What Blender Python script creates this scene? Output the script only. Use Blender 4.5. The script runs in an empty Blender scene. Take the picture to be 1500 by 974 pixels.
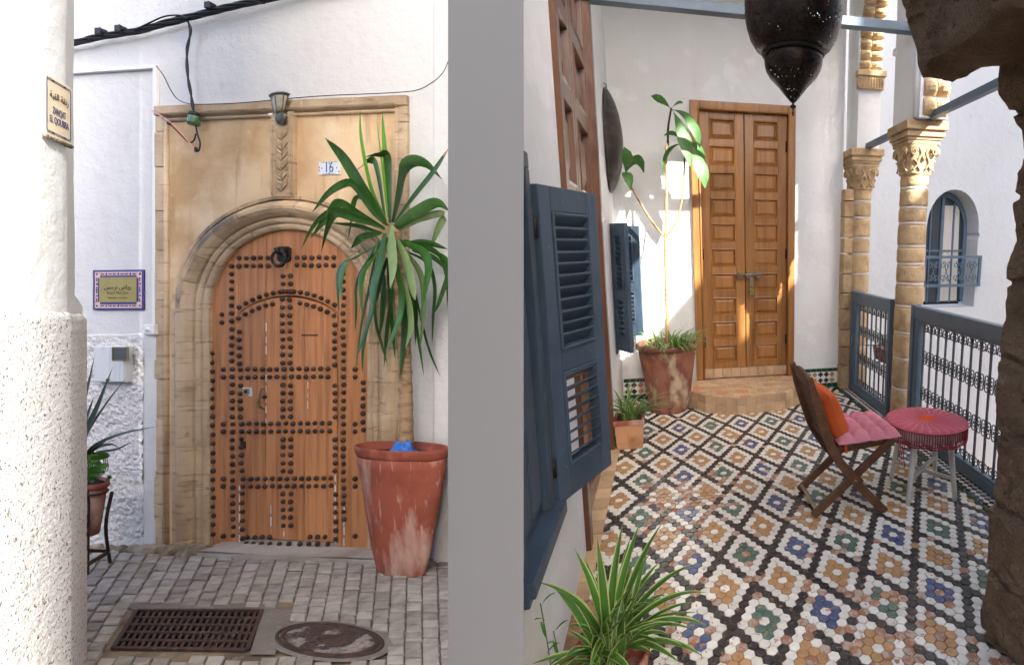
import bpy, math, random
from mathutils import Matrix, Vector, noise as mnoise
R=math.radians; sin=math.sin; cos=math.cos; PI=math.pi
rnd=random.Random(11)
sc=bpy.context.scene
col=sc.collection

# ------------------------------------------------------------------ camera
PITCH,YAW=R(9.8),R(12.45)
FPX,PPX,PPY=735.0,1133.5,487.0
CAM=Vector((0,0,1.5))
FW=Vector((sin(YAW)*cos(PITCH),cos(YAW)*cos(PITCH),-sin(PITCH)))
RT=Vector((cos(YAW),-sin(YAW),0)); UP=RT.cross(FW)
cd=bpy.data.cameras.new('camera'); cam=bpy.data.objects.new('camera',cd); col.objects.link(cam)
cam.matrix_world=Matrix(((RT.x,UP.x,-FW.x,CAM.x),(RT.y,UP.y,-FW.y,CAM.y),(RT.z,UP.z,-FW.z,CAM.z),(0,0,0,1)))
cd.sensor_width=36; cd.lens=FPX/1500*36; cd.shift_x=-(PPX-750)/1500; cd.clip_start=.02; cd.clip_end=500
sc.camera=cam
# ------------------------------------------------------------------ sky, sun, exposure
SUN_AZ,SUN_EL=R(40),R(36)          # azimuth from straight behind (-Y) towards the right (+X)
tosun=Vector((sin(SUN_AZ)*cos(SUN_EL),-cos(SUN_AZ)*cos(SUN_EL),sin(SUN_EL)))
w=bpy.data.worlds.new('World'); sc.world=w; w.use_nodes=True
nt=w.node_tree; nt.nodes.clear()
sky=nt.nodes.new('ShaderNodeTexSky'); sky.sky_type='NISHITA'; sky.sun_disc=False
sky.sun_elevation=SUN_EL; sky.sun_rotation=math.atan2(tosun.x,tosun.y); sky.dust_density=7; sky.air_density=.6; sky.ozone_density=.5
bg=nt.nodes.new('ShaderNodeBackground'); bg.inputs[1].default_value=.15
wo=nt.nodes.new('ShaderNodeOutputWorld')
nt.links.new(sky.outputs[0],bg.inputs[0]); nt.links.new(bg.outputs[0],wo.inputs[0])
sd=bpy.data.lights.new('sun','SUN'); sd.energy=3.2; sd.angle=R(.5); sd.color=(1,.95,.88)
so=bpy.data.objects.new('sun',sd); col.objects.link(so); so.location=(6,-6,9)
so.rotation_euler=(-tosun).to_track_quat('-Z','Y').to_euler()
sc.view_settings.view_transform='Standard'; sc.view_settings.look='None'
sc.view_settings.exposure=2.77; sc.view_settings.gamma=1
sc.cycles.use_denoising=True
sc.cycles.max_bounces=8; sc.cycles.diffuse_bounces=6; sc.cycles.transparent_max_bounces=12

# ------------------------------------------------------------------ frames
# WORLD: the gallery. LF: the alley, which lies askew to the gallery. FA: the alley's house front
# (x along the front, y into the house, z up the front, origin at the door's foot).
class Fr:
    def __init__(s,m): s.m=m; s.i=m.inverted(); s.r=s.i.to_3x3()
WORLD=Fr(Matrix.Identity(4))
ML=Matrix(((RT.x,FW.x,UP.x,CAM.x),(RT.y,FW.y,UP.y,CAM.y),(RT.z,FW.z,UP.z,CAM.z),(0,0,0,1)))
LF=Fr(ML)
FA=Fr(ML@Matrix(((.99609,.08836,0,-3.261),(-.08836,.99609,0,3.364),(0,0,1,-1.4715),(0,0,0,1))))
def ray(px,py): return RT*((px-PPX)/FPX)+UP*((PPY-py)/FPX)+FW
def hit(fr,px,py,ax,val):
    o=fr.i@CAM; d=fr.r@ray(px,py); return o+d*((val-o[ax])/d[ax])
def fp(px,py,w=0.0):                    # point of the alley front, w proud of the wall
    return hit(FA,px,py,1,-w)
GS=math.tan(R(5))
def gz(y): return -GS*y
def gp(px,py):                          # point of the alley's sloping ground
    o=FA.i@CAM; d=FA.r@ray(px,py); t=-(o.z+GS*o.y)/(d.z+GS*d.y); return o+d*t
def lp(px,py,d): return Vector(((px-PPX)/FPX*d,d,(PPY-py)/FPX*d))
def fl(px,py,d): return FA.i@(ML@lp(px,py,d))   # FA point on a sight line at depth d

# ------------------------------------------------------------------ mesh helpers
ORG={}
def V(*a): return Vector(a)
def spline(P,n):
    P=[Vector(p) for p in P]; Q=[P[0]*2-P[1]]+P+[P[-1]*2-P[-2]]; out=[]
    m=len(P)-1
    for k in range(n+1):
        u=k/n*m; i=min(int(u),m-1); t=u-i; a,b,c,d=Q[i:i+4]
        out.append(.5*((2*b)+(c-a)*t+(2*a-5*b+4*c-d)*t*t+(3*b-a-3*c+d)*t**3))
    return out
class MB:
    def __init__(s): s.v=[];s.f=[];s.m=[];s.s=[]
    def add(s,vs,fs,m=0,sm=False):
        o=len(s.v); s.v+=[Vector(v) for v in vs]
        for k,f in enumerate(fs):
            s.f.append([o+i for i in f]); s.m.append(m[k] if isinstance(m,(list,tuple)) else m); s.s.append(sm)
        return s
    def box(s,x0,x1,y0,y1,z0,z1,m=0):
        return s.add([(x,y,z) for z in(z0,z1) for y in(y0,y1) for x in(x0,x1)],
          [(0,2,3,1),(4,5,7,6),(0,1,5,4),(2,6,7,3),(0,4,6,2),(1,3,7,5)],m)
    def bar(s,a,b,w,h,up=(0,0,1),m=0,w2=None,h2=None):
        a,b=Vector(a),Vector(b); t=(b-a).normalized(); u=Vector(up)
        sd=t.cross(u); sd=sd.normalized() if sd.length>1e-5 else t.orthogonal().normalized()
        n=sd.cross(t); vs=[]
        for p,ww,hh in((a,w,h),(b,w2 or w,h2 or h)):
            vs+=[p-sd*ww/2-n*hh/2,p+sd*ww/2-n*hh/2,p+sd*ww/2+n*hh/2,p-sd*ww/2+n*hh/2]
        return s.add(vs,[(0,3,2,1),(4,5,6,7),(0,1,5,4),(1,2,6,5),(2,3,7,6),(3,0,4,7)],m)
    def tube(s,P,r,n=8,m=0,cap=True,sm=True):
        P=[Vector(p) for p in P]; k=len(P); rr=r if isinstance(r,(list,tuple)) else [r]*k
        t=(P[1]-P[0]).normalized(); nn=t.orthogonal().normalized(); vs=[];fs=[]
        for i in range(k):
            t=(P[min(i+1,k-1)]-P[max(i-1,0)])
            t=t.normalized() if t.length>1e-9 else Vector((0,0,1))
            nn=nn-t*nn.dot(t); nn=nn.normalized() if nn.length>1e-6 else t.orthogonal().normalized()
            b=t.cross(nn)
            for j in range(n):
                a=2*PI*j/n; vs.append(P[i]+(nn*cos(a)+b*sin(a))*rr[i])
        for i in range(k-1):
            for j in range(n):
                j2=(j+1)%n; fs.append((i*n+j,i*n+j2,(i+1)*n+j2,(i+1)*n+j))
        if cap: fs+=[tuple(range(n-1,-1,-1)),tuple((k-1)*n+j for j in range(n))]
        return s.add(vs,fs,m,sm)
    def lathe(s,prof,n=28,c=(0,0,0),sx=1,sy=1,m=0,sm=True,fn=None,shx=0):
        vs=[];fs=[];k=len(prof)
        for i,(r,z) in enumerate(prof):
            for j in range(n):
                a=2*PI*j/n; q=r*(fn(a,i) if fn else 1)
                vs.append((c[0]+q*cos(a)*sx+shx*q*sin(a)*sy,c[1]+q*sin(a)*sy,c[2]+z))
        for i in range(k-1):
            for j in range(n):
                j2=(j+1)%n; fs.append((i*n+j,i*n+j2,(i+1)*n+j2,(i+1)*n+j))
        fs+=[tuple(range(n-1,-1,-1)),tuple((k-1)*n+j for j in range(n))]
        return s.add(vs,fs,m,sm)
    def prism(s,poly,ax,d0,d1,m=0):      # 2-D outline extruded along axis ax
        def P(a,b,d): return (d,a,b) if ax==0 else ((a,d,b) if ax==1 else (a,b,d))
        n=len(poly); vs=[P(a,b,d0) for a,b in poly]+[P(a,b,d1) for a,b in poly]
        fs=[tuple(range(n)),tuple(range(2*n-1,n-1,-1))]+[(i,(i+1)%n+0,(i+1)%n+n,i+n)[::-1] for i in range(n)]
        return s.add(vs,fs,m)
    def grid(s,fn,nu,nv,m=0,sm=True,wrapu=False):
        vs=[fn(i/nu,j/nv) for j in range(nv+1) for i in range(nu+(0 if wrapu else 1))]
        W=nu if wrapu else nu+1; fs=[]
        for j in range(nv):
            for i in range(nu):
                i2=(i+1)%W if wrapu else i+1
                fs.append((j*W+i,j*W+i2,(j+1)*W+i2,(j+1)*W+i))
        return s.add(vs,fs,m,sm)
    def blade(s,P,wd,side=None,fold=.18,mats=(0,0),n=14,tip=None):
        # a strap leaf along the curve P: width wd(t), folded along its middle
        C=spline(P,n); k=len(mats); vs=[];fs=[];ms=[]
        prev=None
        for i,p in enumerate(C):
            t=(C[min(i+1,n)]-C[max(i-1,0)]).normalized()
            sd=(Vector(side) if side is not None else t.cross(Vector((0,0,1))))
            sd=sd-t*sd.dot(t)
            if sd.length<1e-3: sd=prev or t.orthogonal()
            sd.normalize()
            if prev and side is None and sd.dot(prev)<0: sd=-sd
            prev=sd; nn=sd.cross(t); ww=max(wd(i/n),1e-4)
            for j in range(k+1):
                u=(j/k)*2-1
                if k==4: u=(-1,-.74,0,.74,1)[j]
                vs.append(p+sd*(u*ww/2)+nn*(abs(u)*fold*ww))
        for i in range(n):
            for j in range(k):
                a=i*(k+1)+j; fs.append((a,a+1,a+k+2,a+k+1)); ms.append(tip[0] if tip and i>=n*tip[1]+(j%2) else mats[j])
        return s.add(vs,fs,ms,True)
    def mesh(s,name,mats,org=None):
        me=bpy.data.meshes.new(name); o=org or Vector((0,0,0))
        me.from_pydata([tuple(v-o) for v in s.v],[],s.f)
        for mt in (mats if isinstance(mats,(list,tuple)) else [mats]): me.materials.append(mt)
        me.polygons.foreach_set('material_index',s.m); me.polygons.foreach_set('use_smooth',s.s); me.update()
        return me
    def build(s,name,mats,parent=None,fr=None,loc=None,bevel=0,seg=2,sub=0):
        org=ORG[parent.name] if parent else Vector(loc or (0,0,0))
        o=bpy.data.objects.new(name,s.mesh(name,mats,org)); col.objects.link(o)
        if parent: o.parent=parent
        else: o.matrix_world=(fr or WORLD).m@Matrix.Translation(org)
        ORG[o.name]=org
        if bevel:
            b=o.modifiers.new('bevel','BEVEL'); b.width=bevel; b.segments=seg; b.limit_method='ANGLE'; b.angle_limit=R(35); b.harden_normals=False
        if sub:
            b=o.modifiers.new('subsurf','SUBSURF'); b.levels=sub; b.render_levels=sub
        return o
def tag(o,label,cat,group=None):
    o['label']=label; o['category']=cat
    if group: o['group']=group
    return o
def thing(name,label,cat,fr=None,loc=(0,0,0),group=None):
    o=bpy.data.objects.new(name,None); col.objects.link(o); o.empty_display_size=.05
    o.matrix_world=(fr or WORLD).m@Matrix.Translation(Vector(loc)); ORG[o.name]=Vector(loc)
    return tag(o,label,cat,group)
def struct(o): o['kind']='structure'; return o
def inst(name,me,parent,loc,rot=None,scale=None,mat=None):
    o=bpy.data.objects.new(name,me); col.objects.link(o); o.parent=parent
    o.location=Vector(loc)-ORG[parent.name]
    if rot is not None: o.rotation_euler=rot
    if scale is not None: o.scale=scale if isinstance(scale,(tuple,list,Vector)) else (scale,)*3
    ORG[o.name]=ORG[parent.name]
    return o
def slab(mb,ax,d0,d1,a0,a1,b0,b1,holes,m=0):
    # wall slab normal to axis ax with rectangular holes (a0,a1,b0,b1)
    A=sorted({a0,a1,*[h[0] for h in holes],*[h[1] for h in holes]}); B=sorted({b0,b1,*[h[2] for h in holes],*[h[3] for h in holes]})
    A=[a for a in A if a0<=a<=a1]; B=[b for b in B if b0<=b<=b1]
    for i in range(len(A)-1):
        j=0
        while j<len(B)-1:
            def inh(jj): 
                ca=(A[i]+A[i+1])/2; cb=(B[jj]+B[jj+1])/2
                return any(h[0]<ca<h[1] and h[2]<cb<h[3] for h in holes)
            if inh(j): j+=1; continue
            k=j
            while k+1<len(B)-1 and not inh(k+1): k+=1
            a,b,c,d=A[i],A[i+1],B[j],B[k+1]
            if ax==0: mb.box(d0,d1,a,b,c,d,m)
            elif ax==1: mb.box(a,b,d0,d1,c,d,m)
            else: mb.box(a,b,c,d,d0,d1,m)
            j=k+1
def text_mesh(body,size,extr=.0008,shx=0,spacing=1.0):
    c=bpy.data.curves.new('letters','FONT'); c.body=body; c.size=size; c.extrude=extr; c.align_x='CENTER'; c.align_y='CENTER'; c.space_character=spacing; c.shear=shx; c.resolution_u=3
    o=bpy.data.objects.new('letters',c); col.objects.link(o)
    dg=bpy.context.evaluated_depsgraph_get(); me=bpy.data.meshes.new_from_object(o.evaluated_get(dg))
    bpy.data.objects.remove(o); return me
def text_part(name,body,size,mat,parent,loc,rot,scale=(1,1,1),spacing=1.0):
    me=text_mesh(body,size,spacing=spacing); me.materials.clear(); me.materials.append(mat)
    for p in me.polygons: p.material_index=0
    return inst(name,me,parent,loc,rot,scale)

# ------------------------------------------------------------------ materials
def S(r,g,b,k=1.0):
    f=lambda c:(c/255/12.92 if c<=10 else ((c/255+.055)/1.055)**2.4)*k
    return (f(r),f(g),f(b))
MATS={}
def mat(name,c,rough=.7,layers=(),bump=(),rv=0,coord='Object',metal=0,spec=.4,trans=0,coat=0,rot=(0,0,0),holes=None):
    m=bpy.data.materials.new(name); m.use_nodes=True; t=m.node_tree; N=t.nodes; L=t.links
    b=N['Principled BSDF']; b.inputs['Metallic'].default_value=metal; b.inputs['Specular IOR Level'].default_value=spec
    b.inputs['Roughness'].default_value=rough; b.inputs['Coat Weight'].default_value=coat
    if coord=='Position': src=N.new('ShaderNodeNewGeometry').outputs['Position']
    else: src=N.new('ShaderNodeTexCoord').outputs['Object']
    def tex(s,d=4,kind='noise',ro=.55):
        mp=N.new('ShaderNodeMapping'); L.new(src,mp.inputs[0]); mp.inputs['Rotation'].default_value=rot
        mp.inputs['Scale'].default_value=s if isinstance(s,(tuple,list)) else (s,s,s)
        if kind=='voronoi': n=N.new('ShaderNodeTexVoronoi'); n.inputs['Scale'].default_value=1; o=n.outputs['Distance']
        elif kind=='cell': n=N.new('ShaderNodeTexVoronoi'); n.inputs['Scale'].default_value=1; o=n.outputs['Color']
        else: n=N.new('ShaderNodeTexNoise'); n.inputs['Scale'].default_value=1; n.inputs['Detail'].default_value=d; n.inputs['Roughness'].default_value=ro; o=n.outputs['Fac']
        L.new(mp.outputs[0],n.inputs['Vector']); return o
    rgb=N.new('ShaderNodeRGB'); rgb.outputs[0].default_value=(*c,1); cur=rgb.outputs[0]; rcur=None
    for ly in layers:
        n=tex(ly['s'],ly.get('d',4),ly.get('k','noise'),ly.get('ro',.55))
        mr=N.new('ShaderNodeMapRange'); mr.inputs[1].default_value=ly['lo']; mr.inputs[2].default_value=ly['hi']; mr.inputs[4].default_value=ly.get('f',1); L.new(n,mr.inputs[0])
        mx=N.new('ShaderNodeMix'); mx.data_type='RGBA'; L.new(mr.outputs[0],mx.inputs[0]); L.new(cur,mx.inputs[6]); mx.inputs[7].default_value=(*ly['c'],1); cur=mx.outputs[2]
        if 'r' in ly:
            rm=N.new('ShaderNodeMix'); L.new(mr.outputs[0],rm.inputs[0]); rm.inputs[2].default_value=rough; rm.inputs[3].default_value=ly['r']
            if rcur: L.new(rcur,rm.inputs[2])
            rcur=rm.outputs[0]
    if rv:
        oi=N.new('ShaderNodeObjectInfo'); mr=N.new('ShaderNodeMapRange'); mr.inputs[3].default_value=1-rv; mr.inputs[4].default_value=1+rv; L.new(oi.outputs['Random'],mr.inputs[0])
        hs=N.new('ShaderNodeHueSaturation'); L.new(mr.outputs[0],hs.inputs['Value']); L.new(cur,hs.inputs['Color']); cur=hs.outputs[0]
    L.new(cur,b.inputs['Base Color'])
    if rcur: L.new(rcur,b.inputs['Roughness'])
    pn=None
    for bp in bump:
        n=tex(bp[0],bp[3] if len(bp)>3 else 5,bp[4] if len(bp)>4 else 'noise',.6)
        bn=N.new('ShaderNodeBump'); bn.inputs['Strength'].default_value=bp[1]; bn.inputs['Distance'].default_value=bp[2]; L.new(n,bn.inputs['Height'])
        if pn: L.new(pn,bn.inputs['Normal'])
        pn=bn.outputs[0]
    if pn: L.new(pn,b.inputs['Normal'])
    out=N['Material Output']
    if trans:
        tr=N.new('ShaderNodeBsdfTranslucent'); L.new(cur,tr.inputs[0]); ms=N.new('ShaderNodeMixShader'); ms.inputs[0].default_value=trans
        L.new(b.outputs[0],ms.inputs[1]); L.new(tr.outputs[0],ms.inputs[2]); L.new(ms.outputs[0],out.inputs[0])
    if holes:
        n=tex(holes[0],kind='voronoi'); mr=N.new('ShaderNodeMath'); mr.operation='LESS_THAN'; mr.inputs[1].default_value=holes[1]; L.new(n,mr.inputs[0])
        n2=tex(holes[2],2); m2=N.new('ShaderNodeMath'); m2.operation='GREATER_THAN'; m2.inputs[1].default_value=holes[3]; L.new(n2,m2.inputs[0])
        mm=N.new('ShaderNodeMath'); mm.operation='MULTIPLY'; L.new(mr.outputs[0],mm.inputs[0]); L.new(m2.outputs[0],mm.inputs[1])
        tr=N.new('ShaderNodeBsdfTransparent'); ms=N.new('ShaderNodeMixShader'); L.new(mm.outputs[0],ms.inputs[0]); L.new(b.outputs[0],ms.inputs[1]); L.new(tr.outputs[0],ms.inputs[2]); L.new(ms.outputs[0],out.inputs[0])
    MATS[name]=m; return m
def ly(c,s,lo,hi,**k): return dict(c=c,s=s,lo=lo,hi=hi,**k)
# plaster and stone
M_white=mat('white_limewash',(.80,.815,.80),.9,[ly((.70,.68,.64),1.3,.46,.72,f=.55),ly((.68,.65,.60),(7,7,.9),.58,.74,f=.35),ly((.60,.53,.43),7,.66,.76,f=.4),ly((.88,.88,.87),3.5,.58,.64,f=.6)],[(14,.35,.02),(90,.15,.004)])
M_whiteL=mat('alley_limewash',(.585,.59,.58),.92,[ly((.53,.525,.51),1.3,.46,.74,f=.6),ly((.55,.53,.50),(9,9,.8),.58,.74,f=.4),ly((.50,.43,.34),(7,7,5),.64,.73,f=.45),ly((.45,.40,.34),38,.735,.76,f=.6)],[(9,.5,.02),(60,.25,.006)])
M_rough=mat('roughcast',(.66,.65,.63),.95,[ly((.66,.62,.55),2,.52,.75,f=.5),ly((.22,.2,.18),38,.70,.76,f=.75),ly((.3,.28,.26),(14,14,9),.70,.76,f=.5)],[(45,.9,.02),(120,.5,.006)])
M_near=mat('near_roughcast',(.80,.79,.77),.95,[ly((.10,.085,.07),(110,110,80),.60,.635,f=.92,d=3),ly((.25,.21,.17),(30,30,22),.66,.70,f=.8),ly((.66,.60,.52),5,.55,.75,f=.3)],[(75,.6,.008),(160,.4,.004)])
M_stone=mat('carved_sandstone',S(190,170,142,1.0),.92,[ly(S(152,128,100),3.5,.40,.68,f=.75),ly(S(120,94,64),(5,5,34),.56,.68,f=.6),ly(S(205,184,148),(8,8,26),.62,.74,f=.6),ly(S(95,74,52),18,.66,.76,f=.6)],[(22,.5,.012),(95,.4,.004)],rv=.1)
M_stone_dark=mat('soot_stained_stone',S(200,174,138,1.0),.92,[ly(S(95,88,82),3,.42,.58,f=.85),ly(S(212,190,150),(14,14,20),.62,.72,f=.6)],[(22,.5,.012),(95,.4,.004)],rv=.08)
M_spandrel=mat('ochre_render',S(222,196,158,1.0),.9,[ly(S(178,142,98),1.7,.40,.62,f=.85),ly(S(150,112,70),(10,10,1.2),.56,.72,f=.55),ly(S(222,208,180),4.5,.58,.74,f=.6),ly(S(235,228,210),26,.72,.76,f=.6)],[(16,.35,.01),(80,.25,.003)])
M_col=mat('sandstone_column',S(190,164,126,1.05),.95,[ly(S(152,120,84),9,.45,.7,f=.7),ly(S(215,190,150),(14,14,6),.6,.8,f=.5),ly(S(95,70,48),40,.66,.72,f=.7)],[(30,.6,.012),(110,.5,.004)],rv=.13)
M_mortar=mat('white_mortar',(.58,.53,.46),.95,[],[(40,.6,.01)])
M_rock=mat('rough_rubble',(.30,.205,.125),.97,[ly((.19,.125,.075),4.5,.42,.68,f=.8),ly((.46,.38,.29),(5,5,11),.62,.68,f=.6),ly((.42,.32,.22),16,.6,.75,f=.5),ly((.08,.05,.03),34,.66,.72,f=.8)],[(9,.9,.05),(30,1,.06),(90,1,.02)])
M_grey=mat('plain_grey_paint',(.222,.226,.226),.95,[],[(200,.05,.001)],spec=.1)
M_marble=mat('worn_doorstep',S(175,168,158,.9),.8,[ly(S(130,118,104),4,.45,.7,f=.7)],[(40,.3,.005)])
M_rubble=mat('lime_rubble',S(165,152,132,.9),.95,[ly(S(110,95,75),9,.45,.65),ly(S(80,85,50),6,.62,.72,f=.6)],[(30,.8,.02)])
M_cobble=mat('granite_sett',S(164,159,151,.95),.85,[ly(S(126,120,112),12,.42,.66,f=.8),ly(S(160,155,150),170,.58,.68,f=.5)],[(60,.5,.006),(200,.4,.002)],rv=.2,coord='Position')
M_earth=mat('sandy_joint',S(138,120,100,.9),.97,[ly(S(95,82,68),7,.45,.65),ly(S(165,152,135),30,.6,.7,f=.5)],[(50,.7,.008)],coord='Position')
M_concrete=mat('concrete_collar',S(130,123,114,.9),.95,[ly(S(112,105,98),8,.42,.65),ly(S(172,165,152),30,.6,.72,f=.5)],[(60,.6,.006)],coord='Position')
M_rust=mat('rusty_iron',S(62,50,46),.75,[ly(S(92,66,52),24,.45,.65,f=.8),ly(S(120,112,104),14,.62,.72,f=.6)],[(70,.5,.004)],metal=.25)
M_iron=mat('black_iron',S(38,36,36),.55,[ly(S(72,52,42),60,.5,.7,f=.6)],[(140,.4,.003)],metal=.4)
M_stud=mat('iron_stud',S(58,44,40),.6,[ly(S(84,60,50),160,.45,.65)],[(300,.5,.002)],metal=.35,rv=.2,coord='Position')
M_black=mat('black_rubber',(.012,.012,.013),.5)
M_dark=mat('dark_gap',(.015,.012,.01),.9)
# wood
def wood(name,c,dk,lt,sc_,rough=.55,rv=.08,coat=0):
    a=list(sc_); fine=[x*5 for x in a]
    return mat(name,c,rough,[ly(dk,a,.42,.7,f=.75,d=6,ro=.6),ly(lt,fine,.55,.75,f=.35),ly(tuple(x*.35 for x in dk),(9,9,5),.72,.78,f=.75)],[(fine,.25,.003)],rv=rv,coat=coat)
M_doorL=wood('old_cedar_boards',S(188,130,84,.95),S(122,76,44,.95),S(216,164,112,.95),(30,30,1.3),.65,.1)
M_doorR=wood('honey_pine',S(164,114,62,1.05),S(118,76,38,1.0),S(188,140,84,1.0),(22,22,1.5),.42,.12,.1)
M_doorD=wood('dark_walnut',S(96,62,42,1.2),S(62,36,24,1.1),S(128,92,66,1.1),(22,22,1.5),.3,.1,.25)
M_chair=wood('oiled_teak',S(98,68,46,1.1),S(62,40,26,1.0),S(128,96,66,1.0),(16,16,16),.55,.12)
M_chairlt=wood('weathered_teak',S(168,146,118,1.0),S(120,98,74,1.0),S(190,170,145),(16,16,16),.75,.05)
M_stoolw=mat('cream_paint',(.62,.60,.54),.55,[ly((.42,.38,.30),20,.6,.72,f=.5)],[(60,.15,.002)])
# paint, metal, cloth
M_blue=mat('slate_blue_paint',S(60,76,92,1.0),.45,[ly(S(46,60,74),6,.42,.68,f=.6),ly(S(84,100,114),(60,60,5),.56,.72,f=.4,r=.6),ly(S(128,136,138),52,.70,.735,f=.6,r=.8)],[((90,90,8),.3,.002),(30,.15,.004)],rv=.1)
M_bluegrey=mat('grey_blue_paint',S(92,110,124,1.0),.4,[ly(S(76,92,106),7,.45,.7,f=.5)],[(40,.12,.003)])
M_railiron=mat('painted_wrought_iron',S(86,94,100,1.0),.5,[ly(S(44,48,54),40,.5,.7,f=.6)])
M_brass=mat('dull_brass',S(150,132,88),.45,[ly(S(90,76,50),50,.5,.68,f=.7)],metal=.7)
M_steel=mat('worn_steel',S(150,140,120),.4,[ly(S(96,84,66),40,.5,.7,f=.7)],metal=.7)
M_plaque=mat('gilt_plaque',S(160,144,78,.95),.45,[ly(S(120,106,58),9,.45,.7,f=.4)],metal=.25)
M_lantern=mat('pierced_black_metal',S(46,38,34),.38,[ly(S(74,58,48),30,.45,.7,f=.6),ly((.01,.01,.01),90,.5,.6,f=.6)],[(90,.5,.004)],metal=.6,holes=(105,.285,4,.42))
M_shield=mat('blackened_hide',S(52,46,42),.42,[ly(S(96,88,80),(6,6,16),.5,.75,f=.6)],[(30,.4,.006)],metal=.1)
M_terra=mat('terracotta',S(156,84,64,.95),.8,[ly(S(112,52,40,.95),3,.42,.68,f=.8),ly(S(196,168,154),(6,6,2.2),.50,.64,f=.72),ly(S(205,180,165),(40,40,5),.58,.70,f=.5),ly(S(112,50,36),(14,14,4),.66,.75,f=.5)],[(25,.2,.004),(150,.25,.001)])
M_terraRim=mat('terracotta_rim',S(138,70,52,.9),.75,[ly(S(190,120,92),7,.5,.7,f=.5)],[(60,.2,.002)])
M_terra2=mat('stained_terracotta',S(150,98,78,1.1),.85,[ly(S(108,66,56,1.1),(5,5,3),.42,.58,f=.85),ly(S(188,172,140,1.1),(6,6,3.2),.53,.64,f=.85),ly(S(186,112,62,1.1),4,.60,.72,f=.8)],[(25,.3,.004),(150,.25,.001)])
M_terra3=mat('pale_clay_planter',S(186,140,102,1.1),.85,[ly(S(150,100,68),6,.5,.7,f=.7)],[(60,.2,.002)])
M_soil=mat('potting_soil',(.035,.026,.02),.97,[ly((.09,.07,.05),40,.5,.6)],[(40,1,.02)])
M_pink=mat('pink_cotton',S(206,132,142,1.0),.9,[ly(S(196,106,120),8,.45,.7,f=.5)],[(260,.3,.001)])
M_orange=mat('orange_linen',S(200,92,38,1.0),.85,[ly(S(184,76,22),8,.45,.7,f=.5)],[(260,.3,.001)])
M_magenta=mat('magenta_cord',S(182,84,96,1.05),.8,[ly(S(196,120,132),30,.5,.7,f=.5)],[(200,.4,.002)])
M_crimson=mat('crimson_cord',S(156,44,62,1.05),.7,[],[(200,.4,.002)])
M_pinkcord=mat('pale_pink_cord',S(196,106,116,1.05),.8,[],[(200,.4,.002)])
M_orangecord=mat('orange_cord',S(226,92,48,1.05),.8,[],[(200,.4,.002)])
M_bluebag=mat('blue_plastic_bag',S(38,104,190),.35,[ly(S(90,150,220),20,.55,.7)],[(30,.6,.02)])
# leaves
def leafmat(name,c,c2,rough=.38,trans=.25,rv=.15):
    return mat(name,c,rough,[ly(c2,(30,30,6),.45,.7,f=.6)],[((60,60,4),.15,.002)],rv=rv,trans=trans,spec=.45)
M_yucca=leafmat('yucca_green',S(46,86,34),S(70,112,46),.33,.12,.28)
M_yuccaLt=leafmat('young_yucca_green',S(108,168,44),S(80,140,36),.33,.3)
M_yuccaOld=leafmat('dusty_yucca_green',S(104,128,80),S(134,144,108),.5,.1,.2)
M_dracaena=leafmat('dark_sword_leaf',S(42,58,42),S(60,78,54),.4,.08,.15)
M_herb=leafmat('herb_green',S(66,116,36),S(88,140,52),.5,.25)
M_spider=leafmat('spider_green',S(70,112,42,1.1),S(92,134,56),.4,.25,.2)
M_spiderEdge=leafmat('spider_cream',S(182,196,128,1.0),S(158,178,102),.45,.3,.1)
M_fig=leafmat('fig_green',S(66,108,52,1.0),S(92,134,70,1.0),.45,.22,.25)
M_dry=mat('dry_leaf_tip',S(150,122,78),.8,[ly(S(112,86,52),30,.45,.65)])
M_bark=mat('pale_bark',S(158,132,102,1.0),.85,[ly(S(112,90,66),(14,14,40),.45,.65)],[((30,30,90),.5,.005)])
M_figbark=mat('fig_bark',S(178,140,98,1.1),.8,[ly(S(96,70,48),(20,20,60),.5,.66,f=.7)],[((40,40,120),.4,.003)])
M_stemdark=mat('dark_stem',S(60,46,36),.8)
# glazed tiles, worn through to the clay in places
def glaze(name,c,c2,wear,wc=S(168,118,88),rough=.22):
    return mat(name,c,rough,[ly(c2,30,.42,.68,f=.7),ly(wc,26,.60-wear,.63-wear,d=7,ro=.7,r=.75),ly(tuple(x*.5 for x in wc),60,.70,.74,f=.6,r=.8)],[(40,.18,.004),(120,.2,.0015)],rv=.13,coord='Position',spec=.5)
T_white=glaze('glaze_white',(.84,.825,.735),(.71,.66,.56),.012)
T_black=glaze('glaze_black',(.038,.035,.034),(.09,.082,.076),.015,S(128,104,84))
T_ochre=glaze('glaze_ochre',S(190,150,104),S(164,122,80),.01,S(186,140,100))
T_green=glaze('glaze_green',S(82,110,96),S(116,142,126),.025)
T_blue=glaze('glaze_blue',S(76,90,124),S(106,118,146),.025)
T_worn=glaze('glaze_worn',(.52,.44,.36),(.4,.3,.22),.12)
T_dgreen=glaze('glaze_dark_green',S(20,74,52),S(32,92,64),-.03)
M_grout=mat('clay_grout',S(168,134,102,1.0),.9,[ly(S(112,84,62),16,.42,.62,f=.8),ly(S(196,168,136),30,.58,.7,f=.5)],[(60,.6,.004)],coord='Position')
M_bejmat=mat('unglazed_bejmat',S(198,168,132,1.0),.7,[ly(S(170,138,104),8,.42,.7,f=.7),ly(S(214,188,150),22,.58,.72,f=.5)],[(50,.3,.003)],rv=.14,coord='Position')
M_tilered=mat('reddish_bejmat',S(196,132,92,1.05),.7,[],[(50,.3,.003)],coord='Position')
M_glass=mat('window_glass',(.03,.04,.05),.05,spec=.8)
M_curtain=mat('cream_curtain',(.55,.52,.46),.9)
M_signcream=mat('cream_enamel',S(244,226,196),.4,[ly(S(228,208,176),6,.5,.7,f=.4)])
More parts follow.
